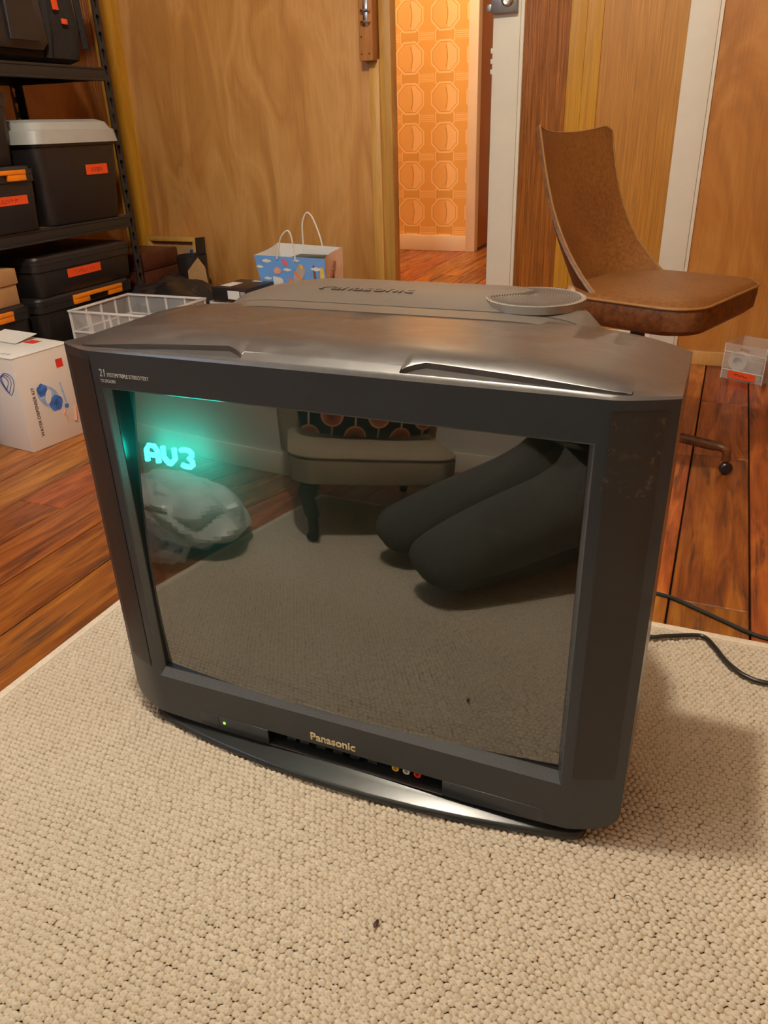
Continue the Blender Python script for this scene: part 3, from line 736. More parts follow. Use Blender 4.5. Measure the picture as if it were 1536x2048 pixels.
# side speaker panels following the curved face
for s in (-1, 1):
    xs_ = [s*v for v in (0.292, 0.30, 0.31, 0.32, 0.33, 0.3365)]
    g = grid([[(x, fy(x)-0.0007, z) for x in xs_] for z in (0.110, 0.3, 0.546)])
    edge = grid([[(x, fy(x)+0.001, 0.1092) for x in xs_], [(x, fy(x)-0.0007, 0.110) for x in xs_]])
    tvm('speaker_panel', merge(g, edge), 'tv_panel')
# control strip: button, panels, open recess with sockets
def panel(name, x0, x1, z0, z1, mat='tv_face', d=0.0008):
    v = boxv((x0, -d, z0), (x1, 0.004, z1)); return tvm(name, (v, BOXF), mat, smooth=False, bevel=0.0004)
panel('power_button', -0.2205, -0.1905, 0.0295, 0.0505)
panel('indicator_panel', -0.1897, -0.1115, 0.027, 0.0505)
panel('flap', 0.1375, 0.262, 0.0315, 0.0505)
o = tvm('indicator_light', xf(sphere(0.0022, (0, 0, 0), 10, 6, (1, 0.5, 1)), (-0.181, -0.0010, 0.041)), 'led')
rec = [(-0.111, 0.137)]
xa, xb = -0.111, 0.137
V = [(xa, 0, 0.0235), (xb, 0, 0.0235), (xb, 0, 0.05), (xa, 0, 0.05), (xa, 0.03, 0.0235), (xb, 0.03, 0.0235), (xb, 0.03, 0.05), (xa, 0.03, 0.05)]
tvm('control_recess', (V, [(0, 1, 5, 4), (1, 2, 6, 5), (2, 3, 7, 6), (3, 0, 4, 7), (4, 5, 6, 7)]), 'tv_dark', smooth=False)
for i, (x, m_) in enumerate(((0.071, 'yellow_print'), (0.086, 'white_plastic'), (0.101, 'red_print'))):
    tvm('socket', xf(merge(lathe([(0.0026, 0), (0.0048, 0.0), (0.0048, 0.010), (0.0026, 0.010), (0.0026, 0)], 16)), (x, 0.018, 0.0385), Matrix.Rotation(math.pi/2, 3, 'X')), m_)
for i, x in enumerate((-0.09, -0.07, -0.045, -0.02, 0.005, 0.03)):
    tvm('push_button', (boxv((x, 0.012, 0.030), (x+0.014, 0.03, 0.036)), BOXF), 'tv_base', smooth=False, bevel=0.0008)
# badge and print
def tvtext(s, size, mat, loc, **k):
    o = lettering(s, size, mat, tv, Vector(loc)-TO, (1, 0, 0), (0, 0, 1), **k); return o
tvtext('Panasonic', 0.0165, 'gold_print', (-0.0455, -0.0004, 0.0575), offset=0.00032, depth=0.0006)
tvtext('21', 0.0125, 'silver_print', (-0.2805, -0.0003, 0.5275), depth=0.0002, sx=0.8)
tvtext('SYSTEM/TRIPLE STEREO/TEXT', 0.0064, 'silver_print', (-0.2695, -0.0003, 0.5278), depth=0.0002, sx=0.70)
tvtext('TX-29GA30X', 0.0055, 'silver_print', (-0.2805, -0.0003, 0.5205), depth=0.0002, sx=0.70)
# curved foot plinth
def pf(x): return -0.029+0.036*(x/0.31)**2
px_ = [-0.312, -0.309, -0.30, -0.27, -0.22, -0.17, -0.11, -0.05, 0.0, 0.05, 0.11, 0.17, 0.22, 0.27, 0.30, 0.309, 0.312]
pr = []
for x in px_:
    e = 0.012 if abs(x) > 0.3115 else (0.004 if abs(x) > 0.308 else 0)
    f = pf(x)+e
    pr.append([(x, f+0.002, RZ+0.0002), (x, f, RZ+0.002), (x, f+0.0008, RZ+0.007), (x, f+0.005, RZ+0.0098), (x, f+0.022, RZ+0.0118), (x, f+0.030, RZ+0.0165), (x, f+0.036, RZ+0.0185), (x, 0.40, RZ+0.0185), (x, 0.40, RZ+0.0002)])
V, F = [], []
n = len(pr[0])
V, F = loft(pr)
tvm('foot_plinth', (V, F), 'tv_base', angle=50)
# rear housing
def sup(w_, z0, z1, y, n_=8.0, m_=96):
    zc, h = (z0+z1)/2, (z1-z0)/2; out = []
    for i in range(m_):
        a = 2*math.pi*i/m_; c, s = math.cos(a), math.sin(a)
        out.append((w_*math.copysign(abs(c)**(2/n_), c), y, zc+h*math.copysign(abs(s)**(2/n_), s)))
    return out
secs = [(0.170, .268, .040, .5795), (0.2035, .268, .040, .5800), (0.2040, .2640, .045, .5745), (0.2058, .2640, .045, .5745), (0.2063, .268, .040, .5803),
        (0.235, .266, .040, .5885), (0.265, .251, .042, .5915), (0.29, .233, .043, .5920), (0.312, .210, .045, .5905), (0.328, .190, .050, .585), (0.345, .172, .055, .574), (0.375, .155, .06, .548), (0.43, .145, .08, .50), (0.48, .135, .10, .44), (0.492, .125, .11, .43)]
tvm('rear_housing', loft([sup(w_, a, b_, y) for y, w_, a, b_ in secs]), 'tv_back', angle=40)
gc = Vector((0.1630, 0.2590, 0.5880))
gr = tvm('speaker_grille', xf(lathe([(0.0590, -0.008), (0.0590, 0.0008), (0.0575, 0.0016), (0.0560, 0.0008), (0.04, 0.0018), (0.02, 0.0024), (0.0005, 0.0026)], 48), gc), 'grille', angle=60)
hv, hf = [], []
for k_ in range(1, 17):
    r_ = 0.0031*k_+0.002; cnt = int(2*math.pi*r_/0.0031)
    for j in range(cnt):
        a = 2*math.pi*(j+0.3*k_)/cnt; cx, cy = r_*math.cos(a), r_*math.sin(a)
        zz_ = 0.00345-0.0019*(r_/0.055)**1.6; b0 = len(hv)
        for q in range(6):
            hv.append((gc.x+cx+0.00105*math.cos(q*math.pi/3), gc.y+cy+0.00105*math.sin(q*math.pi/3), gc.z+zz_))
        hf.append(tuple(range(b0, b0+6)))
o = tvm('grille_holes', (hv, hf), 'hole', gr, smooth=False); o['kind'] = 'stuff'
lettering('Panasonic', 0.033, 'tv_back', tv, Vector((-0.116, 0.238, 0.5900))-TO, (1, 0.03, 0), (0, 1, 0), depth=0.0007, offset=0.0002, name='embossed_lettering')

# ------------------------------------------------------------------ cables
cb = mesh('power_cord', *tube(spline([(0.10, 0.497, 0.05), (0.15, 0.50, 0.016), (0.24, 0.452, RZ+0.0046), (0.335, 0.450, RZ+0.0046), (0.366, 0.461, RZ+0.0046), (0.412, 0.481, RZ+0.0046), (0.428, 0.478, RZ+0.0046), (0.442, 0.457, RZ+0.0046), (0.461, 0.423, RZ+0.0046), (0.486, 0.398, RZ+0.0046), (0.518, 0.391, RZ+0.0046), (0.58, 0.405, RZ+0.0046), (0.70, 0.47, RZ+0.0046), (0.90, 0.47, RZ+0.0046), (0.985, 0.50, 0.0132), (1.05, 0.54, 0.008), (1.15, 0.62, 0.004), (1.45, 0.75, 0.004), (1.735, 0.80, 0.004)], 6), 0.0036, 10), 'cord', None, True)
tag(cb, 'black power cord bending across the rug beside the television', 'cable')
cb2 = empty('aerial_lead', (0.38, 0.59, 0)); tag(cb2, 'thin black twin lead lying on the floorboards behind the rug', 'cable')
for d in (0, 0.0045):
    mesh('strand', *tube(spline([(x-0.38, y-0.59+d, 0.0026) for x, y in ((0.05, 0.56), (0.2, 0.61), (0.334, 0.604), (0.372, 0.596), (0.415, 0.574), (0.456, 0.552), (0.495, 0.5315), (0.53, 0.5235), (0.62, 0.518), (0.80, 0.54), (1.0, 0.60), (1.25, 0.72), (1.5, 0.92), (1.735, 1.0))], 6), 0.0024, 8), 'cord', cb2, True)

# ================================================================== SWIVEL CHAIR
def swivel_chair(loc, rz):
    t = empty('swivel_chair', loc, rz); tag(t, 'brown vinyl swivel chair with a curved low back on casters', 'chair')
    zt = 0.432
    # seat: rounded square cushion, front (+x) a little wider
    def ring(z, g):
        pts = rrect(0.335+2*g, 0.40+2*g, 0.075, 8)
        return [(x+0.040, y*(1.0+0.10*(x/0.2)) if x < 0 else y, z+(0.006*(1-(abs(y)/0.2)**2) if z > zt-0.004 else 0)) for x, y in pts]
    rings = [ring(0.364, -0.035), ring(0.368, -0.012), ring(0.380, 0.0), ring(0.415, 0.003), ring(0.424, 0.0)]
    mesh('seat_base', *loft(rings), 'vinyl_dark', t, True, 40)
    topr = [ring(0.424, 0.0), ring(0.431, -0.006), ring(0.435, -0.025), ring(0.437, -0.055)]
    mesh('seat_top', *loft(topr), 'vinyl', t, True, 60)
    mesh('seat_piping', *tube([(x, y, z) for x, y, z in ring(0.426, 0.002)], 0.0030, 8, True), 'piping', t, True)
    # backrest shell, wrapping forward at its sides and reclining
    nu, nv = 28, 16
    def bp(u, v, off):
        hw = 0.190*(1-v)**1.0+0.171*v - 0.010*math.sin(math.pi*v)
        flare = max(0.0, 1-v)**3.2
        x = -0.104+0.165*flare*abs(u)**2.2 - 0.116*v**0.9 + 0.022*abs(u)**2*v
        y = hw*u*(1-0.06*abs(u)**3)
        z = 0.370+0.390*v + 0.006*(abs(u)**4)*v - 0.012*v*(1-abs(u)**2) - 0.020*v*max(0, u-0.80)**1.5/0.0894
        # push outwards along the rough outward normal
        n = Vector((-1.0, 0.75*u, -0.25)).normalized()*off*(1-0.55*abs(u)**3)
        return (x+n.x, y+n.y, z+n.z)
    inner = [[bp(-1+2*i/nu, j/nv, 0.0) for i in range(nu+1)] for j in range(nv+1)]
    outer = [[bp(-1+2*i/nu, j/nv, 0.022) for i in range(nu+1)] for j in range(nv+1)]
    mesh('backrest', *grid(inner), 'vinyl', t, True, 80)
    rimL = grid([[inner[j][0] for j in range(nv+1)], [outer[j][0] for j in range(nv+1)]])
    rimR = grid([[inner[j][-1] for j in range(nv+1)], [outer[j][-1] for j in range(nv+1)]])
    rimT = grid([inner[-1], outer[-1]]); rimB = grid([inner[0], outer[0]])
    mesh('backrest_shell', *merge(grid(outer), rimL, rimR, rimT, rimB), 'vinyl_dark', t, True, 40)
    edge = [bp(-1, j/nv, 0.002) for j in range(nv+1)]+[bp(-1+2*i/nu, 1, 0.002) for i in range(1, nu)]+[bp(1, j/nv, 0.002) for j in range(nv, -1, -1)]
    mesh('backrest_piping', *tube(edge, 0.0026, 8), 'piping', t, True)
    mesh('column', *lathe([(0.019, 0.07), (0.024, 0.10), (0.021, 0.12), (0.017, 0.14), (0.017, 0.34), (0.001, 0.34)], 20), 'black_metal', t, True)
    mesh('seat_plate', *rloft([(0.345, 0.18, 0.18, 0.02), (0.364, 0.18, 0.18, 0.02)]), 'black_metal', t, True)
    hub = mesh('hub', *lathe([(0.001, 0.06), (0.035, 0.06), (0.038, 0.085), (0.030, 0.10), (0.001, 0.10)], 20), 'black_metal', t, True)
    for k_ in range(4):
        a = k_*math.pi/2+math.radians(12)
        d = Vector((math.cos(a), math.sin(a), 0))
        pts = spline([tuple(d*0.02+Vector((0, 0, 0.082))), tuple(d*0.10+Vector((0, 0, 0.077))), tuple(d*0.20+Vector((0, 0, 0.068))), tuple(d*0.232+Vector((0, 0, 0.064))), tuple(d*0.240+Vector((0, 0, 0.052))), tuple(d*0.241+Vector((0, 0, 0.034)))], 5)
        lg = mesh('leg', *tube(pts, [0.0125 if i < 12 else 0.010 for i in range(len(pts))], 10), 'vinyl_dark', t, True)
        cs = mesh('caster', *merge(xf(lathe([(0.001, -0.008), (0.013, -0.008), (0.0155, -0.005), (0.0155, 0.005), (0.013, 0.008), (0.001, 0.008)], 18), (d.x*0.244, d.y*0.244, 0.0156), Matrix.Rotation(a+0.6, 3, 'Z') @ Matrix.Rotation(math.pi/2, 3, 'X')), lathe([(0.001, 0.0), (0.001, 0.0)], 3) if False else ([], [])), 'black_plastic', lg, True)
    return t
swivel_chair((0.200, 1.245, 0), math.radians(-20))

# ================================================================== RACK WITH BINS
RX, RY1, RY0, RB = -1.600, 1.686, 0.45, -2.02
def rack():
    t = empty('shelving_rack', (RX, RY1, 0)); tag(t, 'black boltless metal shelving rack with keyhole posts', 'shelf')
    O = Vector((RX, RY1, 0))
    def perforated(y0, y1, x, zt_):
        """flange in the plane x, with keyhole slots"""
        pit = 0.047; nz_ = int(zt_/pit); V, F = [], []; c = (y0+y1)/2
        for k_ in range(nz_):
            z0 = k_*pit; zc = z0+pit/2; b0 = len(V)
            out = [(y0, z0), (c, z0), (y1, z0), (y1, zc), (y1, z0+pit), (c, z0+pit), (y0, z0+pit), (y0, zc)]
            hol = [(c-0.0035, zc-0.013), (c, zc-0.0150), (c+0.0035, zc-0.013), (c+0.0045, zc+0.000), (c+0.0085, zc+0.009), (c, zc+0.0160), (c-0.0085, zc+0.009), (c-0.0045, zc+0.000)]
            for q in out+hol: V.append((x, q[0], q[1]))
            for i in range(8):
                j = (i+1) % 8; F.append((b0+i, b0+j, b0+8+j, b0+8+i))
        return V, F
    for yy, s in ((RY1, -1), (RY0, 1)):
        for xx, sx in ((RX, -1), (RB, 1)):
            a = perforated(min(yy, yy+s*0.030), max(yy, yy+s*0.030), xx, 1.86)
            b_ = joinboxes([((min(xx, xx+sx*0.030), yy-0.0008, 0), ((max(xx, xx+sx*0.030)), yy+0.0008, 1.86))])
            v, f = merge(a, b_)
            o = mesh('post', [tuple(Vector(p)-O) for p in v], f, 'black_metal', t)
            m_ = o.modifiers.new('thickness', 'SOLIDIFY'); m_.thickness = 0.0016
    for z in (0.075, 0.520, 0.972, 1.42):
        v, f = joinboxes([((RX-0.004, RY0+0.002, z-0.036), (RX+0.0015, RY1-0.031, z-0.001)), ((RX-0.012, RY0+0.002, z-0.040), (RX+0.004, RY1-0.031, z-0.034)), ((RX-0.012, RY0+0.002, z-0.008), (RX+0.004, RY1-0.031, z-0.0006))])
        mesh('beam', [tuple(Vector(p)-O) for p in v], f, 'black_metal', t, bevel=0.001)
        v, f = joinboxes([((RB-0.002, RY0, z-0.036), (RB+0.004, RY1, z-0.0006))])
        mesh('beam', [tuple(Vector(p)-O) for p in v], f, 'black_metal', t)
        for yy in (RY0+0.002, RY1-0.010):
            v, f = joinboxes([((RB+0.004, yy, z-0.036), (RX-0.012, yy+0.006, z-0.004))])
            mesh('side_beam', [tuple(Vector(p)-O) for p in v], f, 'black_metal', t)
        v, f = joinboxes([((RB+0.005, RY0+0.01, z-0.010), (RX-0.013, RY1-0.012, z))])
        mesh('deck', [tuple(Vector(p)-O) for p in v], f, 'shelf_board', t)
    return t
rack()
def scribble(parent, w_, h_, M4, mat='ink_red', n=7):
    """hand lettering strokes on a label, in the label's plane"""
    V, F = [], []
    for i in range(n):
        x = -w_/2+w_*(i+0.5)/n; a = w_/n*0.34
        sh = random.choice([[(-a, -h_/2), (-a, h_/2), (a, h_*0.1), (-a, 0)], [(-a, h_/2), (0, -h_/2), (a, h_/2)], [(a, h_/2), (-a, h_/2), (-a, -h_/2), (a, -h_/2)], [(-a, -h_/2), (0, h_/2), (a, -h_/2)], [(-a, h_/2), (-a, -h_/2), (a, -h_/2), (a, h_/2)], [(0, h_/2), (0, -h_/2)]])
        v, f = tube([(x+p, q, 0) for p, q in sh], 0.0007, 5); V2, F2 = merge((V, F), (v, f)); V, F = V2, F2
    o = mesh('handwriting', V, F, mat, parent); o.matrix_local = M4; return o
def facing_x(y, z, x):   # frame whose local X runs +y, local Y runs +z, local Z runs +x
    Mx = Matrix(((0, 0, 1), (1, 0, 0), (0, 1, 0))).to_4x4(); Mx.translation = Vector((x, y, z)); return Mx
def tub(name, x0, x1, y0, y1, z0, z1, label, lidh=0.02, taper=0.012, latch=None, sticker=None, mat='black_plastic', lidmat=None, dome=False, cat='storage box', group=None):
    """storage box whose long side faces +x"""
    t = empty(name, ((x0+x1)/2, (y0+y1)/2, z0)); tag(t, label, cat, group)
    W, D, Hh = x1-x0, y1-y0, z1-z0; r = 0.03
    hb = Hh-lidh
    mesh('body', *rloft([(0, W-2*taper-0.01, D-2*taper-0.01, r*0.7), (0.006, W-2*taper, D-2*taper, r), (hb-0.022, W-0.010, D-0.010, r), (hb-0.020, W-0.002, D-0.002, r), (hb, W-0.002, D-0.002, r)], 5), mat, t, True, 35)
    if dome:
        mesh('lid', *rloft([(hb-0.012, W+0.016, D+0.016, r*1.2), (hb+lidh*0.45, W+0.004, D+0.004, r*1.2), (hb+lidh*0.50, W-0.010, D-0.010, r*1.2), (hb+lidh*0.85, W-0.03, D-0.03, r*1.2), (hb+lidh, W-0.07, D-0.07, r*1.2)], 6), lidmat or mat, t, True, 30)
    else:
        mesh('lid', *rloft([(hb+0.0005, W, D, r), (hb+lidh*0.6, W, D, r), (hb+lidh*0.65, W-0.014, D-0.014, r), (hb+lidh, W-0.018, D-0.018, r)], 5), lidmat or mat, t, True, 30)
    cx, cy = (x0+x1)/2, (y0+y1)/2
    if latch:
        a, b_ = latch
        V, F = joinboxes([((W/2-0.001, a-cy, hb+0.001), (W/2+0.010, b_-cy, hb+0.013)), ((W/2-0.001, a-cy, hb-0.016), (W/2+0.008, a-cy+(b_-a)*0.30, hb+0.001)), ((W/2-0.001, b_-cy-(b_-a)*0.30, hb-0.016), (W/2+0.008, b_-cy, hb+0.001))])
        mesh('latch', V, F, 'orange_latch', t, bevel=0.0012)
    if sticker:
        a, b_, za, zb_ = sticker
        fx = W/2-0.006-0.010*(1-(za-z0)/Hh)
        s_ = box('sticker', (-0.0006, -(b_-a)/2, 0), (0.0008, (b_-a)/2, zb_-za), 'orange', t)
        s_.location = (W/2-0.0040-taper*(1-((za+zb_)/2-z0)/hb)*0.60, (a+b_)/2-cy, za-z0)
        s_.rotation_euler = (0, 0.03, 0)
        if b_-a > 0.06: scribble(s_, (b_-a)*0.6, (zb_-za)*0.4, facing_x(0.0, (zb_-za)/2, 0.0012))
    return t
tub('storage_box', -1.905, -1.575, 1.275, 1.645, 0.521, 0.822, 'black storage box with a domed grey lid on the middle shelf', 0.055, 0.02, None, (1.475, 1.575, 0.660, 0.690), lidmat='lid_grey', dome=True)
tub('storage_box', -1.905, -1.575, 0.82, 1.258, 0.521, 0.700, 'black box with orange latch under a taller bin on the middle shelf', 0.022, 0.01, (0.98, 1.205), (1.03, 1.205, 0.598, 0.622))
tub('storage_box', -1.90, -1.600, 0.84, 1.238, 0.7005, 0.900, 'tall black bin stacked on the latched box, middle shelf left', 0.022, 0.014)
tub('storage_box', -1.97, -1.590, 1.185, 1.640, 0.3165, 0.438, 'shallow black tub with orange sticker, upper of the bottom-tier stack', 0.022, 0.008, None, (1.317, 1.472, 0.362, 0.389))
tub('storage_box', -1.97, -1.590, 1.165, 1.620, 0.0755, 0.316, 'deep black tub with long orange latch, under the shallow tub', 0.022, 0.016, (1.312, 1.545))
tub('storage_box', -1.97, -1.590, 0.70, 1.140, 0.0755, 0.318, 'black tub with orange latch under the small cardboard box', 0.022, 0.016, (0.82, 1.055))
cbx = empty('cardboard_box', (-1.75, 0.98, 0.3185)); tag(cbx, 'small brown cardboard box with a lid on the bottom tier', 'box')
box('body', (-0.14, -0.14, 0), (0.14, 0.135, 0.085), 'cardboard', cbx, 0.002); box('lid', (-0.145, -0.145, 0.060), (0.145, 0.140, 0.105), 'cardboard', cbx, 0.002)
sl = mesh('black_pouch', *rloft([(0, 0.09, 0.30, 0.03), (0.30, 0.09, 0.30, 0.03), (0.355, 0.08, 0.20, 0.03), (0.385, 0.05, 0.10, 0.02)]), 'black_fabric', None, True); sl.location = (-1.962, 1.36, 0.521)
tag(sl, 'black fabric pouch leaning at the back of the middle shelf', 'bag')

# tool bag on the upper shelf
def tool_bag():
    t = empty('tool_bag', (-1.79, 1.33, 0.973)); tag(t, 'black tool bag with orange trim on the upper shelf', 'bag')
    n = 8
    mesh('body', *rloft([(0.0, 0.30, 0.48, 0.05), (0.015, 0.36, 0.56, 0.07), (0.10, 0.38, 0.59, 0.08), (0.22, 0.36, 0.57, 0.08), (0.30, 0.26, 0.52, 0.07), (0.34, 0.14, 0.44, 0.05)], n), 'black_fabric', t, True, 50)
    pk = mesh('front_pocket', *xf(rloft([(0.0, 0.05, 0.26, 0.02), (0.02, 0.07, 0.30, 0.03), (0.13, 0.06, 0.29, 0.025), (0.15, 0.03, 0.27, 0.012)]), (0.185, -0.06, 0.03)), 'black_plastic', t, True, 40)
    mesh('pocket_flap', *xf(rloft([(0.0, 0.012, 0.11, 0.004), (0.17, 0.012, 0.10, 0.004)]), (0.222, -0.02, 0.05)), 'black_plastic', pk, True)
    for y, w_ in ((0.10, 0.022), (-0.15, 0.022)):
        mesh('strap', *tube(spline([(0.185, y, 0.015), (0.200, y, 0.10), (0.192, y, 0.20), (0.15, y, 0.29), (0.09, y*0.7, 0.355), (0.08, 0.0, 0.375) if y > 0 else (0.08, -0.02, 0.375)], 5), 0.011, 8), 'black_fabric', t, True)
    mesh('orange_tab', *xf((boxv((0, -0.010, 0), (0.003, 0.014, 0.13)), BOXF), (0.196, 0.150, 0.14), Matrix.Rotation(-0.08, 3, 'Y')), 'orange', t, bevel=0.0008)
    mesh('orange_tab', *xf((boxv((0, -0.012, 0), (0.003, 0.012, 0.014)), BOXF), (0.200, 0.175, 0.105)), 'orange', t, bevel=0.0008)
    mesh('orange_tab', *xf((boxv((0, -0.012, 0), (0.003, 0.012, 0.06)), BOXF), (0.190, -0.165, 0.20), Matrix.Rotation(0.5, 3, 'X')), 'orange', t, bevel=0.0008)
    for dy in (0.0, 0.018):
        mesh('side_strap', *tube(spline([(0.12, 0.285+dy*0.3, 0.33), (0.15, 0.292+dy*0.4, 0.20), (0.155, 0.296+dy*0.4, 0.05)], 5), 0.008, 8), 'black_fabric', t, True)
tool_bag()

# ================================================================== FLOOR THINGS, LEFT
# white carton
ct = empty('carton', (-1.304, 0.765, 0), math.radians(-7)); tag(ct, 'white cardboard carton with a blue water-bottle picture', 'box')
W, D, H = 0.24, 0.185, 0.262
box('body', (-W, 0, 0), (0, D, H), 'carton', ct, 0.0012)
box('flap_lid', (-W-0.001, -0.001, H-0.002), (0.001, D+0.001, H+0.001), 'white_paper', ct, 0.0008)
fl = mesh('loose_flap', *xf((boxv((-0.10, 0, 0), (0.04, 0.075, 0.0012)), BOXF), (-0.16, D-0.08, H+0.003), Matrix.Rotation(0.15, 3, 'X')), 'white_paper', ct)
lettering('WATER DISPENSER KIT', 0.0135, 'ink', ct, (0.0004, 0.045, 0.035), (0, 0, 1), (0, -1, 0), depth=0.0003)
def disc(rx, rz, cx, cz, n=28, wob=0.0):
    return ([(0, cx+rx*(1+wob*math.sin(3*2*math.pi*i/n))*math.cos(2*math.pi*i/n), cz+rz*(1+wob*math.sin(5*2*math.pi*i/n))*math.sin(2*math.pi*i/n)) for i in range(n)], [tuple(range(n))])
def px_print(name, vf, mat, parent, dx): o = mesh(name, *vf, mat, parent); o.location = (dx, 0, 0); return o
px_print('bottle_print', merge(xf(disc(0.026, 0.042, 0, 0), (0, 0.085, 0.135), Matrix.Rotation(0.75, 3, 'X'))), 'pale_blue_print', ct, 0.0006)
px_print('bottle_print', merge(xf(disc(0.022, 0.022, 0, 0, wob=0.06), (0, 0.103, 0.112)),), 'blue_print', ct, 0.0009)
px_print('bottle_print', xf(disc(0.016, 0.018, 0, 0, wob=0.1), (0, 0.068, 0.158)), 'blue_print', ct, 0.0009)
px_print('bottle_print', xf(disc(0.010, 0.020, 0, 0), (0, 0.083, 0.136), Matrix.Rotation(-0.3, 3, 'X')), 'white_paper', ct, 0.0012)
px_print('tap_print', xf(disc(0.007, 0.007, 0, 0), (0, 0.135, 0.095)), 'blue_print', ct, 0.0009)
mesh('tube_print', *tube([(0.0007, 0.128, 0.165), (0.0007, 0.136, 0.10)], 0.0025, 6), 'pale_blue_print', ct)
mesh('hand_print', *tube(spline([(0.0006, 0.127, 0.085), (0.0006, 0.121, 0.075), (0.0006, 0.127, 0.066), (0.0006, 0.128, 0.045)], 4), 0.0022, 6), 'salmon', ct)
mesh('hand_print', *tube(spline([(0.0006, 0.160, 0.085), (0.0006, 0.158, 0.065), (0.0006, 0.154, 0.045)], 4), 0.005, 6), 'salmon', ct)
box('red_square', (-0.0002, 0.130, 0.205), (0.0008, 0.152, 0.228), 'red_print', ct)
mesh('red_patch', boxv((-0.12, D-0.055, H+0.001), (-0.08, D-0.025, H+0.0016)), BOXF, 'red_print', ct)
for i in range(4): mesh('mark_print', boxv((-0.05-0.018*i, 0.02, H+0.001), (-0.04-0.018*i, 0.032-0.002*i, H+0.0015)), BOXF, 'grey_print', ct)
for k_ in range(3):
    mesh('sketch_print', *tube([(-0.035-0.008*k_+(0.022-0.004*k_)*math.cos(a_)+0.006*math.sin(2*a_), -0.0006, 0.19+(0.030-0.005*k_)*math.sin(a_)) for a_ in [2*math.pi*i/24 for i in range(24)]], 0.0008, 5, True), 'blue', ct)
# crumpled things: a sphere-ish blob pushed about by noise
def crumple(name, rx, ry, rz, mat, seed, amp=0.25, flat=True, n=40, m_=26, parent=None, p=2.6, fmul=1.0, ang=25):
    rs = np.random.default_rng(seed); ph = rs.uniform(0, 6.28, (9, 3)); fr = fmul*rs.uniform(2.0, 7.5, (9, 3))*rs.choice([-1, 1], (9, 3))
    V = []
    for j in range(m_+1):
        a = -math.pi/2+math.pi*j/m_
        for i in range(n):
            b_ = 2*math.pi*i/n; d = np.array([math.cos(a)*math.cos(b_), math.cos(a)*math.sin(b_), math.sin(a)])
            k_ = 1/(np.sum(np.abs(d)**p)**(1/p)); s = 0
            for q in range(9): s += abs(math.sin(float(d@fr[q])+ph[q, 0]))/(1+0.25*q)
            s = 1+amp*(s/4.2-0.5)
            v = d*k_*s*np.array([rx, ry, rz]); V.append((v[0], v[1], max(v[2]+rz, 0.0)))
    F = []
    for j in range(m_):
        for i in range(n):
            F.append((j*n+i, j*n+(i+1) % n, (j+1)*n+(i+1) % n, (j+1)*n+i))
    return mesh(name, V, F, mat, parent, True, ang)
bl = crumple('plastic_bag', 0.05, 0.06, 0.055, 'blue', 4); bl.location = (-1.500, 0.70, 0); tag(bl, 'crumpled blue plastic bag beside the white carton', 'bag')
# clear crate
def crate():
    x0, x1, y0, y1, h = -1.455, -1.150, 1.150, 1.420, 0.300
    t = empty('crate', ((x0+x1)/2, (y0+y1)/2, 0)); tag(t, 'clear plastic ribbed crate behind the white carton', 'crate')
    hw, hd = (x1-x0)/2, (y1-y0)/2
    box('floor_panel', (-hw, -hd, 0), (hw, hd, 0.003), 'clear', t)
    for s in (-1, 1):
        box('side_panel', (s*hw-0.001, -hd, 0.003), (s*hw+0.001, hd, h-0.006), 'clear', t)
        box('side_panel', (-hw, s*hd-0.001, 0.003), (hw, s*hd+0.001, h-0.006), 'clear', t)
        for k_ in range(5):
            y = -hd+2*hd*k_/4
            box('rib', (s*hw-0.003, y-0.0025, 0), (s*hw+0.003, y+0.0025, h-0.004), 'clear_rib', t)
            x = -hw+2*hw*k_/4
            if k_ not in (0, 4): box('rib', (x-0.0025, s*hd-0.003, 0), (x+0.0025, s*hd+0.003, h-0.004), 'clear_rib', t)
        for z in (0.045, 0.092, 0.139, 0.186, 0.233):
            box('rib', (s*hw-0.0027, -hd, z), (s*hw+0.0027, hd, z+0.005), 'clear_rib', t)
            box('rib', (-hw, s*hd-0.0027, z), (hw, s*hd+0.0027, z+0.005), 'clear_rib', t)
        box('rim', (s*hw-0.005, -hd-0.005, h-0.006), (s*hw+0.005, hd+0.005, h), 'clear_rib', t, 0.0008)
        box('rim', (-hw+0.005, s*hd-0.005, h-0.006), (hw-0.005, s*hd+0.005, h), 'clear_rib', t, 0.0008)
crate()
def carton_box(name, lo, hi, mat, label, cat='box', rz=0.0, bev=0.002):
    c = ((lo[0]+hi[0])/2, (lo[1]+hi[1])/2, lo[2]); t = empty(name, c, rz); tag(t, label, cat)
    hx, hy, h = (hi[0]-lo[0])/2, (hi[1]-lo[1])/2, hi[2]-lo[2]
    box('body', (-hx, -hy, 0), (hx, hy, h*0.82), mat, t, bev); box('lid', (-hx-0.001, -hy-0.001, h*0.82), (hx+0.001, hy+0.001, h), mat, t, bev); return t
carton_box('small_box', (-1.44, 1.18, 0.0035), (-1.33, 1.32, 0.185), 'salmon', 'salmon red box inside the clear crate')
carton_box('small_box', (-1.32, 1.17, 0.0035), (-1.19, 1.30, 0.160), 'peach_print', 'peach box inside the clear crate')
carton_box('black_case', (-1.40, 1.33, 0.0035), (-1.20, 1.40, 0.215), 'black_plastic', 'black case inside the clear crate', 'case')
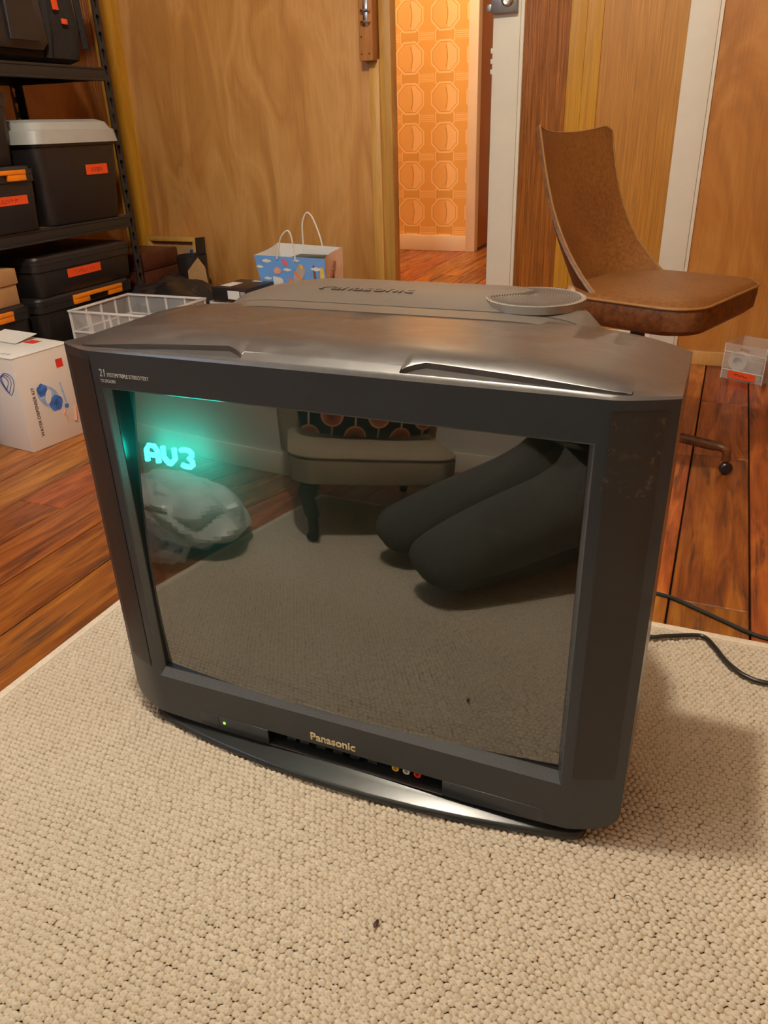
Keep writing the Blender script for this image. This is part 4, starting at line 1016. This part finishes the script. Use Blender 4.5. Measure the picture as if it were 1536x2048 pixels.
# items in the corner past the rack
mc = carton_box('leather_case', (-1.86, 1.80, 0), (-1.685, 2.02, 0.362), 'maroon', 'dark maroon leather case standing beyond the rack post', 'case', bev=0.006)
fr = empty('picture_frame', (-1.785, 2.125, 0)); tag(fr, 'plain wooden frame with blue sticker leaning in the corner', 'frame')
fr.rotation_euler = (math.radians(-4), 0, 0)
for lo, hi in (((-0.125, -0.03, 0.365), (0.120, 0.018, 0.382)), ((-0.125, -0.03, 0.0), (0.120, 0.018, 0.017)), ((-0.125, -0.03, 0.017), (-0.110, 0.018, 0.365)), ((0.105, -0.03, 0.017), (0.120, 0.018, 0.365))):
    box('frame_rail', lo, hi, 'batten', fr, 0.001)
box('backing_board', (-0.110, -0.010, 0.017), (0.105, 0.005, 0.365), 'cardboard', fr)
box('black_edge', (0.1205, -0.032, 0.0), (0.133, 0.020, 0.382), 'black_plastic', fr, 0.001)
box('blue_sticker', (0.075, -0.0112, 0.31), (0.092, -0.010, 0.333), 'blue', fr)
bc = mesh('black_bin', *lathe([(0.001, 0.0), (0.050, 0.0), (0.060, 0.335), (0.057, 0.335), (0.048, 0.006), (0.001, 0.006)], 28), 'black_plastic', None, True, 40); bc.location = (-1.600, 1.995, 0)
tag(bc, 'round black waste bin in the corner by the plywood', 'bin')
bb = crumple('black_bag', 0.155, 0.14, 0.145, 'bag_poly', 11, 0.35, p=3.0); bb.location = (-1.42, 1.615, 0); tag(bb, 'crinkled black plastic bag behind the clear crate', 'bag')
bb2 = crumple('black_bag', 0.060, 0.070, 0.135, 'bag_poly', 15, 0.3, p=2.6); bb2.location = (-1.602, 1.855, 0); tag(bb2, 'small tall black bag between the rack post and the waste bin', 'bag')
cp = mesh('cardboard_scrap', [(-0.05, 0, 0), (0.045, 0, 0), (0.03, 0.008, 0.10), (0.0, 0.01, 0.135), (-0.05, 0.006, 0.085), (-0.05, 0.003, 0), (0.045, 0.003, 0), (0.03, 0.011, 0.10), (0.0, 0.013, 0.135), (-0.05, 0.009, 0.085)], [(0, 1, 2, 3, 4), (9, 8, 7, 6, 5), (0, 5, 6, 1), (1, 6, 7, 2), (2, 7, 8, 3), (3, 8, 9, 4), (4, 9, 5, 0)], 'cardboard', None)
cp.location = (-1.53, 1.925, 0.20); tag(cp, 'pointed scrap of brown card sticking out of the black bags', 'cardboard')
# clear tub with a black carton on it
kb = empty('clear_box', (-1.160, 1.645, 0)); tag(kb, 'clear plastic box under a black carton, left of the gift bag', 'box')
mesh('walls', *rloft([(0.0, 0.125, 0.15, 0.015), (0.25, 0.145, 0.17, 0.015), (0.25, 0.140, 0.165, 0.014), (0.004, 0.120, 0.145, 0.014)], 4), 'frost', kb, True)
mesh('rim', *rloft([(0.246, 0.146, 0.171, 0.015), (0.246, 0.154, 0.179, 0.016), (0.256, 0.154, 0.179, 0.016), (0.256, 0.146, 0.171, 0.015), (0.246, 0.146, 0.171, 0.015)], 4, cap0=False, cap1=False), 'clear_rib', kb, True)
bk_ = empty('black_carton', (-1.152, 1.655, 0.2565), math.radians(-6)); tag(bk_, 'flat black carton with white labels on the clear box', 'box')
box('body', (-0.072, -0.08, 0), (0.072, 0.08, 0.044), 'black_plastic', bk_, 0.0015)
box('white_label', (-0.06, -0.05, 0.044), (-0.015, 0.02, 0.0446), 'white_paper', bk_); box('white_label', (-0.005, -0.0806, 0.008), (0.045, -0.08, 0.036), 'white_paper', bk_)
box('grey_label', (0.049, -0.0806, 0.010), (0.068, -0.08, 0.035), 'grey_print', bk_); box('white_label', (-0.005, 0.055, 0.044), (0.035, 0.07, 0.0446), 'white_paper', bk_)

# gift bag
def gift_bag():
    t = empty('gift_bag', (-1.015, 1.825, 0)); tag(t, 'sky-blue paper gift bag with white cord handles by the plywood wall', 'bag')
    O = Vector(t.location)
    B = [(-1.085, 1.765, 0), (-0.885, 1.765, 0), (-0.885, 1.885, 0), (-1.085, 1.885, 0)]
    T = [(-1.157, 1.75, 0.383), (-0.880, 1.75, 0.378), (-0.886, 1.90, 0.395), (-1.146, 1.90, 0.405)]
    B = [Vector(p)-O for p in B]; T = [Vector(p)-O for p in T]
    names = ['front_panel', 'side_panel', 'back_panel', 'side_panel']; mats = ['sky_print', 'peach_print', 'sky_print', 'sky_print']
    cen = sum(B+T, Vector())/8
    panels = []
    for i in range(4):
        j = (i+1) % 4; rowsg = []
        for a in range(9):
            u = a/8; r_ = []
            for b_ in range(9):
                v = b_/8; q = (B[i]*(1-u)+B[j]*u)*(1-v)+(T[i]*(1-u)+T[j]*u)*v
                if i in (1, 3): q.x += (-0.018 if i == 1 else 0.018)*math.sin(math.pi*u)*v*0.6+0.003*math.sin(9*v)
                r_.append(tuple(q))
            rowsg.append(r_)
        o = mesh(names[i], *grid(rowsg), mats[i], t, True, 50)
        n = ((B[j]-B[i]).cross(T[i]-B[i])).normalized()
        lin = [[tuple(Vector(p)-n*0.0015) for p in r_] for r_ in rowsg]
        mesh('lining', *grid(lin), 'white_paper', o, True, 50); panels.append(o)
    mesh('base_panel', [tuple(p) for p in B], [(0, 1, 2, 3)], 'sky_print', t)
    def pt(u, v, d=0.0012):
        q = (B[0]*(1-u)+B[1]*u)*(1-v)+(T[0]*(1-u)+T[1]*u)*v; n = Vector((0, -1, 0.05)); return q+n*d
    def pr_(name, cu, cv, ru, rv, mat, ang=0.0, d=0.0012, p=2.0):
        V = []
        for i in range(24):
            a = 2*math.pi*i/24; c, s = math.cos(a), math.sin(a)
            e, f = math.copysign(abs(c)**(2/p), c)*ru, math.copysign(abs(s)**(2/p), s)*rv
            uu = e*math.cos(ang)-f*math.sin(ang); vv = e*math.sin(ang)+f*math.cos(ang)
            V.append(tuple(pt(cu+uu, cv+vv, d)))
        mesh(name, V, [tuple(range(24))], mat, panels[0])
    for cu, cv, k_ in ((0.17, 0.955, 1.0), (0.45, 0.885, 0.9), (0.87, 0.905, 1.1), (0.13, 0.80, 0.9), (0.72, 0.74, 1.0), (0.05, 0.90, 0.8), (0.30, 0.45, 1.2), (0.7, 0.3, 1.2), (0.6, 0.97, 0.7)):
        for dx, rr in ((-0.035, 0.030), (0.0, 0.042), (0.038, 0.030)): pr_('cloud_print', cu+dx*k_, cv, rr*k_, (0.010 if dx else 0.016)*k_, 'white_paper', 0, 0.0012+rr*0.006)
    pr_('pink_print', 0.43, 0.95, 0.045, 0.026, 'pink', -0.5); pr_('salmon_print', 0.30, 0.87, 0.055, 0.030, 'salmon', 0.2, 0.0016)
    pr_('grey_print', 0.62, 0.85, 0.055, 0.105, 'grey_print', -0.75, 0.0018, 4.0); pr_('orange_print', 0.60, 0.838, 0.060, 0.014, 'orange_print', -0.55, 0.0026, 3.0)
    pr_('orange_print', 0.49, 0.775, 0.050, 0.030, 'orange_print', -0.55, 0.0024); pr_('yellow_print', 0.665, 0.915, 0.028, 0.020, 'yellow_print', 0.4, 0.0026, 1.2)
    pr_('white_print', 0.28, 0.765, 0.075, 0.050, 'white_paper', -0.1, 0.0018, 6.0); pr_('yellow_print', 0.955, 0.84, 0.030, 0.085, 'yellow_print', 0, 0.0016, 2.5)
    pr_('brown_print', 0.845, 0.84, 0.018, 0.10, 'brown_print', 0.05, 0.0011, 4.0); pr_('yellow_print', 0.81, 0.735, 0.035, 0.02, 'yellow_print', 0.2, 0.0016, 1.3)
    def ps(u, v): return (B[1]*(1-u)+B[2]*u)*(1-v)+(T[1]*(1-u)+T[2]*u)*v+Vector((-0.012*math.sin(math.pi*u)*v*0.6+0.003, 0, 0))
    for pts in ([(0.2, 0.78), (0.4, 0.82), (0.6, 0.92)], [(0.45, 0.86), (0.5, 0.74), (0.42, 0.62), (0.5, 0.5)], [(0.6, 0.72), (0.7, 0.76)]):
        mesh('swirl_print', *tube(spline([tuple(ps(u, v)) for u, v in pts], 4), 0.004, 6), 'brown_print', panels[1], True)
    def hd(name, pts): mesh('handle', *tube(spline([tuple(Vector(p)-O) for p in pts], 8), 0.0028, 8), 'white_paper', t, True)
    hd('handle', [(-1.063, 1.747, 0.372), (-1.055, 1.746, 0.40), (-1.036, 1.74, 0.445), (-1.010, 1.738, 0.467), (-0.997, 1.738, 0.455), (-0.993, 1.744, 0.41), (-0.991, 1.747, 0.368)])
    hd('handle', [(-1.036, 1.897, 0.37), (-1.038, 1.898, 0.42), (-1.036, 1.90, 0.475), (-1.019, 1.902, 0.507), (-0.998, 1.902, 0.495), (-0.975, 1.90, 0.445), (-0.962, 1.898, 0.40), (-0.958, 1.897, 0.37)])
    gb = carton_box('boxed_gift', (-1.04, 1.79, 0.003), (-0.905, 1.875, 0.372), 'green_box', 'dark green box standing inside the gift bag')
    pb = box('paper_pad', (-1.08, 1.769, 0.004), (-0.90, 1.782, 0.366), 'white_paper', None, 0.001); tag(pb, 'pale paper pad standing inside the gift bag', 'paper')
gift_bag()

# ================================================================== RIGHT: CLEAR ORGANISER
def organiser():
    t = empty('organiser_box', (0.411, 2.030, 0), math.radians(-26)); tag(t, 'frosted plastic organiser box with orange label by the pine baseboard', 'storage box')
    L, D, H = 0.135, 0.125, 0.116; w_ = 0.0025
    box('base', (0, 0, 0), (L, D, w_), 'frost', t)
    hole = (0.050, 0.080)
    fv = joinboxes([((0, 0, w_), (L, w_, 0.094)), ((0, 0, 0.094), (hole[0], w_, 0.106)), ((hole[1], 0, 0.094), (L, w_, 0.106)), ((0, 0, 0.106), (L, w_, H))])
    mesh('front_wall', *fv, 'frost', t)
    box('back_wall', (0, D-w_, w_), (L, D, H), 'frost', t)
    box('side_wall', (0, w_, w_), (w_, D-w_, H), 'frost', t)
    sv = joinboxes([((L-w_, w_, w_), (L, D-w_, 0.094)), ((L-w_, w_, 0.094), (L, 0.05, 0.106)), ((L-w_, 0.08, 0.094), (L, D-w_, 0.106)), ((L-w_, w_, 0.106), (L, D-w_, H))])
    mesh('side_wall', *sv, 'frost', t)
    for z in (0.030, 0.088): box('ridge', (-0.001, -0.0012, z), (L+0.001, 0, z+0.003), 'clear_rib', t)
    for x in (0.0, L): box('corner_edge', (x-0.0012, -0.0012, 0), (x+0.0012, 0.0012, H), 'clear_rib', t)
    lb = box('label', (0.022, -0.0022, 0.006), (0.112, -0.0012, 0.029), 'orange', t)
    sc = mesh('handwriting', *tube(spline([(-0.022, -0.0010, 0.013), (-0.012, -0.0010, 0.016), (-0.004, -0.0010, 0.0115), (0.004, -0.0010, 0.015), (0.012, -0.0010, 0.010), (0.020, -0.0010, 0.0125)], 5), 0.0013, 6), 'ink_red', lb)
    Mx = t.matrix_basis
    def put(o, loc, rot=None):
        q = Matrix.Translation((0.411, 2.030, 0)) @ Matrix.Rotation(math.radians(-26), 4, 'Z') @ Vector(loc); o.location = q
    sp = mesh('tape_reel', *xf(lathe([(0.014, -0.011), (0.030, -0.011), (0.030, 0.011), (0.014, 0.011), (0.014, -0.011)], 24), (0, 0, 0.0305), Matrix.Rotation(math.radians(-26), 3, 'Z') @ Matrix.Rotation(math.pi/2, 3, 'X')), 'white_plastic', None, True, 40); put(sp, (0.042, 0.020, 0.0285)); tag(sp, 'white tape reel standing in the frosted organiser box', 'tape')
    pk = empty('small_packet'); put(pk, (0.09, 0.05, 0.003)); pk.rotation_euler = (0, 0, math.radians(-26)); tag(pk, 'grey packet standing in the frosted organiser box', 'packet')
    box('body', (-0.025, -0.030, 0), (0.028, 0.030, 0.066), 'grey_print', pk, 0.002); box('flap', (-0.025, -0.031, 0.06), (0.028, -0.030, 0.082), 'white_plastic', pk)
organiser()

# ================================================================== BEHIND THE CAMERA (seen in the screen)
def bedroom_chair():
    ORG = Matrix.Translation((-0.375, -0.985, RZ)) @ Matrix.Rotation(math.radians(-30), 4, 'Z')
    t = empty('upholstered_chair', (-0.375, -0.985, RZ), math.radians(-30)); tag(t, 'low taupe upholstered chair with curved dark legs reflected in the screen', 'chair')
    # local +y is the front
    mesh('seat', *rloft([(0.165, 0.41, 0.47, 0.05), (0.172, 0.44, 0.50, 0.06), (0.235, 0.45, 0.51, 0.07), (0.243, 0.435, 0.50, 0.07)], 8), 'upholstery', t, True, 40)
    mesh('seat_cushion', *rloft([(0.243, 0.42, 0.47, 0.07), (0.248, 0.44, 0.50, 0.075), (0.254, 0.43, 0.49, 0.075), (0.258, 0.37, 0.42, 0.07)], 8), 'upholstery', t, True, 60)
    mesh('seat_piping', *tube([(x, y, 0.246) for x, y in rrect(0.445, 0.505, 0.07, 8)], 0.004, 8, True), 'upholstery', t, True)
    rg = []
    for z, g, dy in ((0.17, 0.0, 0.0), (0.30, 0.01, 0.0), (0.50, 0.0, -0.05), (0.66, -0.05, -0.09), (0.70, -0.12, -0.10)):
        rg.append([(x, y-0.165+dy, z) for x, y in rrect(0.50+2*g, 0.12, 0.045, 6)])
    mesh('backrest', *loft(rg), 'upholstery', t, True, 50)
    for sx in (-1, 1):
        mesh('leg', *tube(spline([(sx*0.165, 0.20, 0.17), (sx*0.180, 0.225, 0.13), (sx*0.170, 0.225, 0.07), (sx*0.170, 0.24, 0.025), (sx*0.175, 0.26, 0.0165)], 6), [0.026]*7+[0.020]*6+[0.014]*6+[0.016]*6, 12), 'leg_wood', t, True)
        mesh('leg', *tube([(sx*0.165, -0.20, 0.17), (sx*0.170, -0.25, 0.0)], [0.020, 0.014], 10), 'leg_wood', t, True)
    V, F = [], []; n = 18
    for k_, s in ((0, 1), (1, -1)):
        g = []
        for i in range(n+1):
            r_ = []
            for j in range(n+1):
                u, v = -1+2*i/n, -1+2*j/n
                e = (1-abs(u)**2.6)*(1-abs(v)**2.6); pin = 1-0.06*(u*u*v*v)
                r_.append((0.205*u*(1-0.05*v*v)*pin, s*(0.055*max(e, 0)**0.55), 0.165+0.165*v*(1-0.06*u*u)*pin))
            g.append(r_)
        vf = grid(g); V, F = merge((V, F), vf)
    c = mesh('cushion', V, F, 'cushion', None, True, 60)
    q = ORG
    c.matrix_world = q @ Matrix.Translation((0.0, 0.045, 0.262)) @ Matrix.Rotation(math.radians(14), 4, 'X')
    tag(c, 'black cushion with orange retro discs on the taupe chair', 'cushion')
bedroom_chair()
mb = empty('mailing_bag', (-0.755, -0.575, 0), math.radians(205)); tag(mb, 'crumpled grey plastic mailing bag beside the rug, reflected in the screen', 'bag')
def creased_bag():
    rs = np.random.default_rng(5); pts = rs.normal(size=(46, 3)); pts /= np.linalg.norm(pts, axis=1)[:, None]
    n, m_ = 72, 44; V, F = [], []
    for j in range(m_+1):
        a = -math.pi/2+math.pi*j/m_
        for i in range(n):
            b_ = 2*math.pi*i/n; d = np.array([math.cos(a)*math.cos(b_), math.cos(a)*math.sin(b_), math.sin(a)])
            dd = np.sort(np.linalg.norm(pts-d, axis=1)); f = 0.88+0.55*(dd[1]-dd[0])+0.30*dd[0]
            v = d*f; tp = 1.0-0.30*v[0]
            V.append((0.235*v[0], 0.115*v[1]*tp*1.1, max(0.0, 0.070*(1.0+v[2]*(1.15-0.35*v[0])))))
    for j in range(m_):
        for i in range(n): F.append((j*n+i, j*n+(i+1) % n, (j+1)*n+(i+1) % n, (j+1)*n+i))
    mesh('bag_body', V, F, 'poly_grey', mb, True, 14)
creased_bag()
fm = crumple('clear_film', 0.17, 0.07, 0.040, 'film', 27, 0.4, parent=mb, p=2.2); fm.location = (-0.06, -0.13, 0)

def person():
    """kneeling, facing the television, phone in the right hand"""
    J = {'pel': (0.28, -0.93, 0.27, .150, .12), 'wst': (0.285, -0.96, 0.40, .165, .125), 'chs': (0.295, -0.975, 0.58, .160, .115), 'nck0': (0.305, -0.975, 0.735, .075, .07), 'nck': (0.305, -0.958, 0.80, .052, .052), 'hd': (0.30, -0.935, 0.90, .078, .088), 'top': (0.30, -0.94, 0.985, .06, .065),
         'hr': (0.365, -0.870, 0.24, .115, .110), 'kr': (-0.045, -0.485, 0.090, .082, .078), 'tr': (0.15, -0.66, 0.175, .100, .096), 'cr': (0.20, -0.79, 0.055, .050, .046), 'ar': (0.37, -1.03, 0.050, .038, .036), 'fr': (0.43, -1.12, 0.040, .034, .030),
         'hl': (0.195, -0.955, 0.24, .115, .110), 'kl': (-0.185, -0.640, 0.088, .078, .074), 'tl': (0.005, -0.785, 0.175, .090, .088), 'cl': (0.06, -0.95, 0.055, .050, .046), 'al': (0.24, -1.16, 0.050, .038, .036), 'fl': (0.30, -1.24, 0.040, .034, .030),
         'sr': (0.455, -0.975, 0.685, .062, .060), 'er': (0.535, -0.900, 0.490, .044, .042), 'wr': (0.452, -0.780, 0.650, .030, .028),
         'sl': (0.150, -1.000, 0.685, .062, .060), 'el': (0.070, -1.010, 0.470, .044, .042), 'wl': (0.120, -0.855, 0.375, .032, .030)}
    E_ = [('pel', 'wst'), ('wst', 'chs'), ('chs', 'nck0'), ('nck0', 'nck'), ('nck', 'hd'), ('hd', 'top'), ('pel', 'hr'), ('hr', 'tr'), ('tr', 'kr'), ('kr', 'cr'), ('cr', 'ar'), ('ar', 'fr'), ('pel', 'hl'), ('hl', 'tl'), ('tl', 'kl'), ('kl', 'cl'), ('cl', 'al'), ('al', 'fl'), ('nck0', 'sr'), ('sr', 'er'), ('er', 'wr'), ('nck0', 'sl'), ('sl', 'el'), ('el', 'wl')]
    O = Vector((0.30, -0.955, 0))
    def hand(pre, wrist, fwd, side, curl):
        fwd, side = Vector(fwd).normalized(), Vector(side).normalized(); nrm = fwd.cross(side).normalized()*curl
        w_ = Vector(J[wrist][:3]); pm = w_+fwd*0.055
        J[pre+'p'] = (*pm, .030, .018); E_.append((wrist, pre+'p'))
        for k_, (o_, ln) in enumerate(((-0.030, 0.072), (-0.010, 0.082), (0.010, 0.078), (0.029, 0.062))):
            a = pm+side*o_+fwd*0.030; b_ = a+fwd*ln*0.5+nrm*0.010; c_ = b_+fwd*ln*0.28+nrm*0.026
            for nm, q, r_ in ((f'{pre}{k_}a', a, .0095), (f'{pre}{k_}b', b_, .0088), (f'{pre}{k_}c', c_, .0075)): J[nm] = (*q, r_, r_)
            E_.extend([(pre+'p', f'{pre}{k_}a'), (f'{pre}{k_}a', f'{pre}{k_}b'), (f'{pre}{k_}b', f'{pre}{k_}c')])
        a = w_+fwd*0.030-side*0.032; b_ = a+fwd*0.030-side*0.018+nrm*0.016; c_ = b_+fwd*0.026+nrm*0.012
        for nm, q, r_ in ((pre+'ta', a, .012), (pre+'tb', b_, .0105), (pre+'tc', c_, .0085)): J[nm] = (*q, r_, r_)
        E_.extend([(pre+'p', pre+'ta'), (pre+'ta', pre+'tb'), (pre+'tb', pre+'tc')])
    hand('R', 'wr', (-0.45, 0.25, 0.75), (0.2, 0.75, -0.1), -1.0)
    hand('L', 'wl', (0.75, 0.35, -0.05), (0.0, 0.2, -0.9), -1.0)
    names = list(J); me = bpy.data.meshes.new('person')
    me.from_pydata([tuple(Vector(J[n][:3])-O) for n in names], [(names.index(a), names.index(b_)) for a, b_ in E_], [])
    o = bpy.data.objects.new('person_rig', me); C.objects.link(o)
    o.modifiers.new('skin', 'SKIN').use_smooth_shade = True
    sv = me.skin_vertices[0].data
    for i, n in enumerate(names): sv[i].radius = (J[n][3], J[n][4]); sv[i].use_root = (n == 'pel')
    ss = o.modifiers.new('sub', 'SUBSURF'); ss.levels = 2; ss.render_levels = 2
    dg = bpy.context.evaluated_depsgraph_get(); dg.update()
    bm_ = bpy.data.meshes.new_from_object(o.evaluated_get(dg)); bpy.data.objects.remove(o); bm_.name = 'person'
    bm_.materials.clear()
    for k_ in ('trousers', 'jumper', 'skin'): bm_.materials.append(MT[k_])
    wr_, wl_ = Vector(J['wr'][:3])-O, Vector(J['wl'][:3])-O
    for p in bm_.polygons:
        c_ = p.center; p.use_smooth = True
        head = c_.z > 0.775
        rh = (c_-wr_).length < 0.17 and (c_-wr_).dot(Vector((-0.45, 0.25, 0.75))) > 0.008
        lh = (c_-wl_).length < 0.17 and (c_-wl_).dot(Vector((0.75, 0.35, -0.05))) > 0.008 and c_.y > -0.865-O.y and c_.z > 0.30
        legs = c_.z < 0.33 and not lh
        p.material_index = 2 if (head or rh) else (0 if legs else 1)
    b = bpy.data.objects.new('person', bm_); C.objects.link(b); b.location = O
    tag(b, 'person in charcoal trousers and dark jumper kneeling on the rug with a phone', 'person')
    hc = Vector((0.30, -0.935, 0.90))-O
    hv = sphere(0.098, (hc.x, hc.y-0.016, hc.z+0.030), 24, 16, (0.86, 0.98, 0.92))
    hv = ([v for v in hv[0]], [f for f in hv[1] if not all(hv[0][i][1] > hc.y+0.045 and hv[0][i][2] < hc.z+0.062 for i in f)])
    mesh('hair', *hv, 'hair', b, True)
    for sx in (-1, 1):
        mesh('eye', *sphere(0.011, (hc.x+sx*0.030, hc.y+0.074, hc.z+0.004), 12, 8), 'white_plastic', b, True)
        mesh('ear', *sphere(0.022, (hc.x+sx*0.078, hc.y-0.005, hc.z-0.004), 12, 8, (0.4, 0.7, 1.2)), 'skin', b, True)
    mesh('nose', *sphere(0.016, (hc.x, hc.y+0.088, hc.z-0.018), 12, 8, (0.7, 0.9, 1.2)), 'skin', b, True)
    mesh('mouth', *sphere(0.018, (hc.x, hc.y+0.076, hc.z-0.048), 12, 8, (1.2, 0.5, 0.3)), 'salmon', b, True)
person()
ph = empty('phone'); cp_ = M.translation
ph.matrix_world = Matrix.Translation(cp_ - _f*0.0 ) @ Matrix((_r, _u, -_f)).transposed().to_4x4()
tag(ph, 'black phone held up in the right hand of the kneeling person', 'phone')
mesh('phone_body', *rloft([(0.003, 0.074, 0.155, 0.010), (0.0045, 0.076, 0.157, 0.011), (0.0095, 0.076, 0.157, 0.011), (0.011, 0.074, 0.155, 0.010)]), 'black_plastic', ph, True).location = (0.018, -0.055, 0.0)
mesh('phone_screen', *rloft([(0.0111, 0.070, 0.150, 0.008), (0.0114, 0.070, 0.150, 0.008)]), 'tv_dark', ph, True).location = (0.018, -0.055, 0.0)
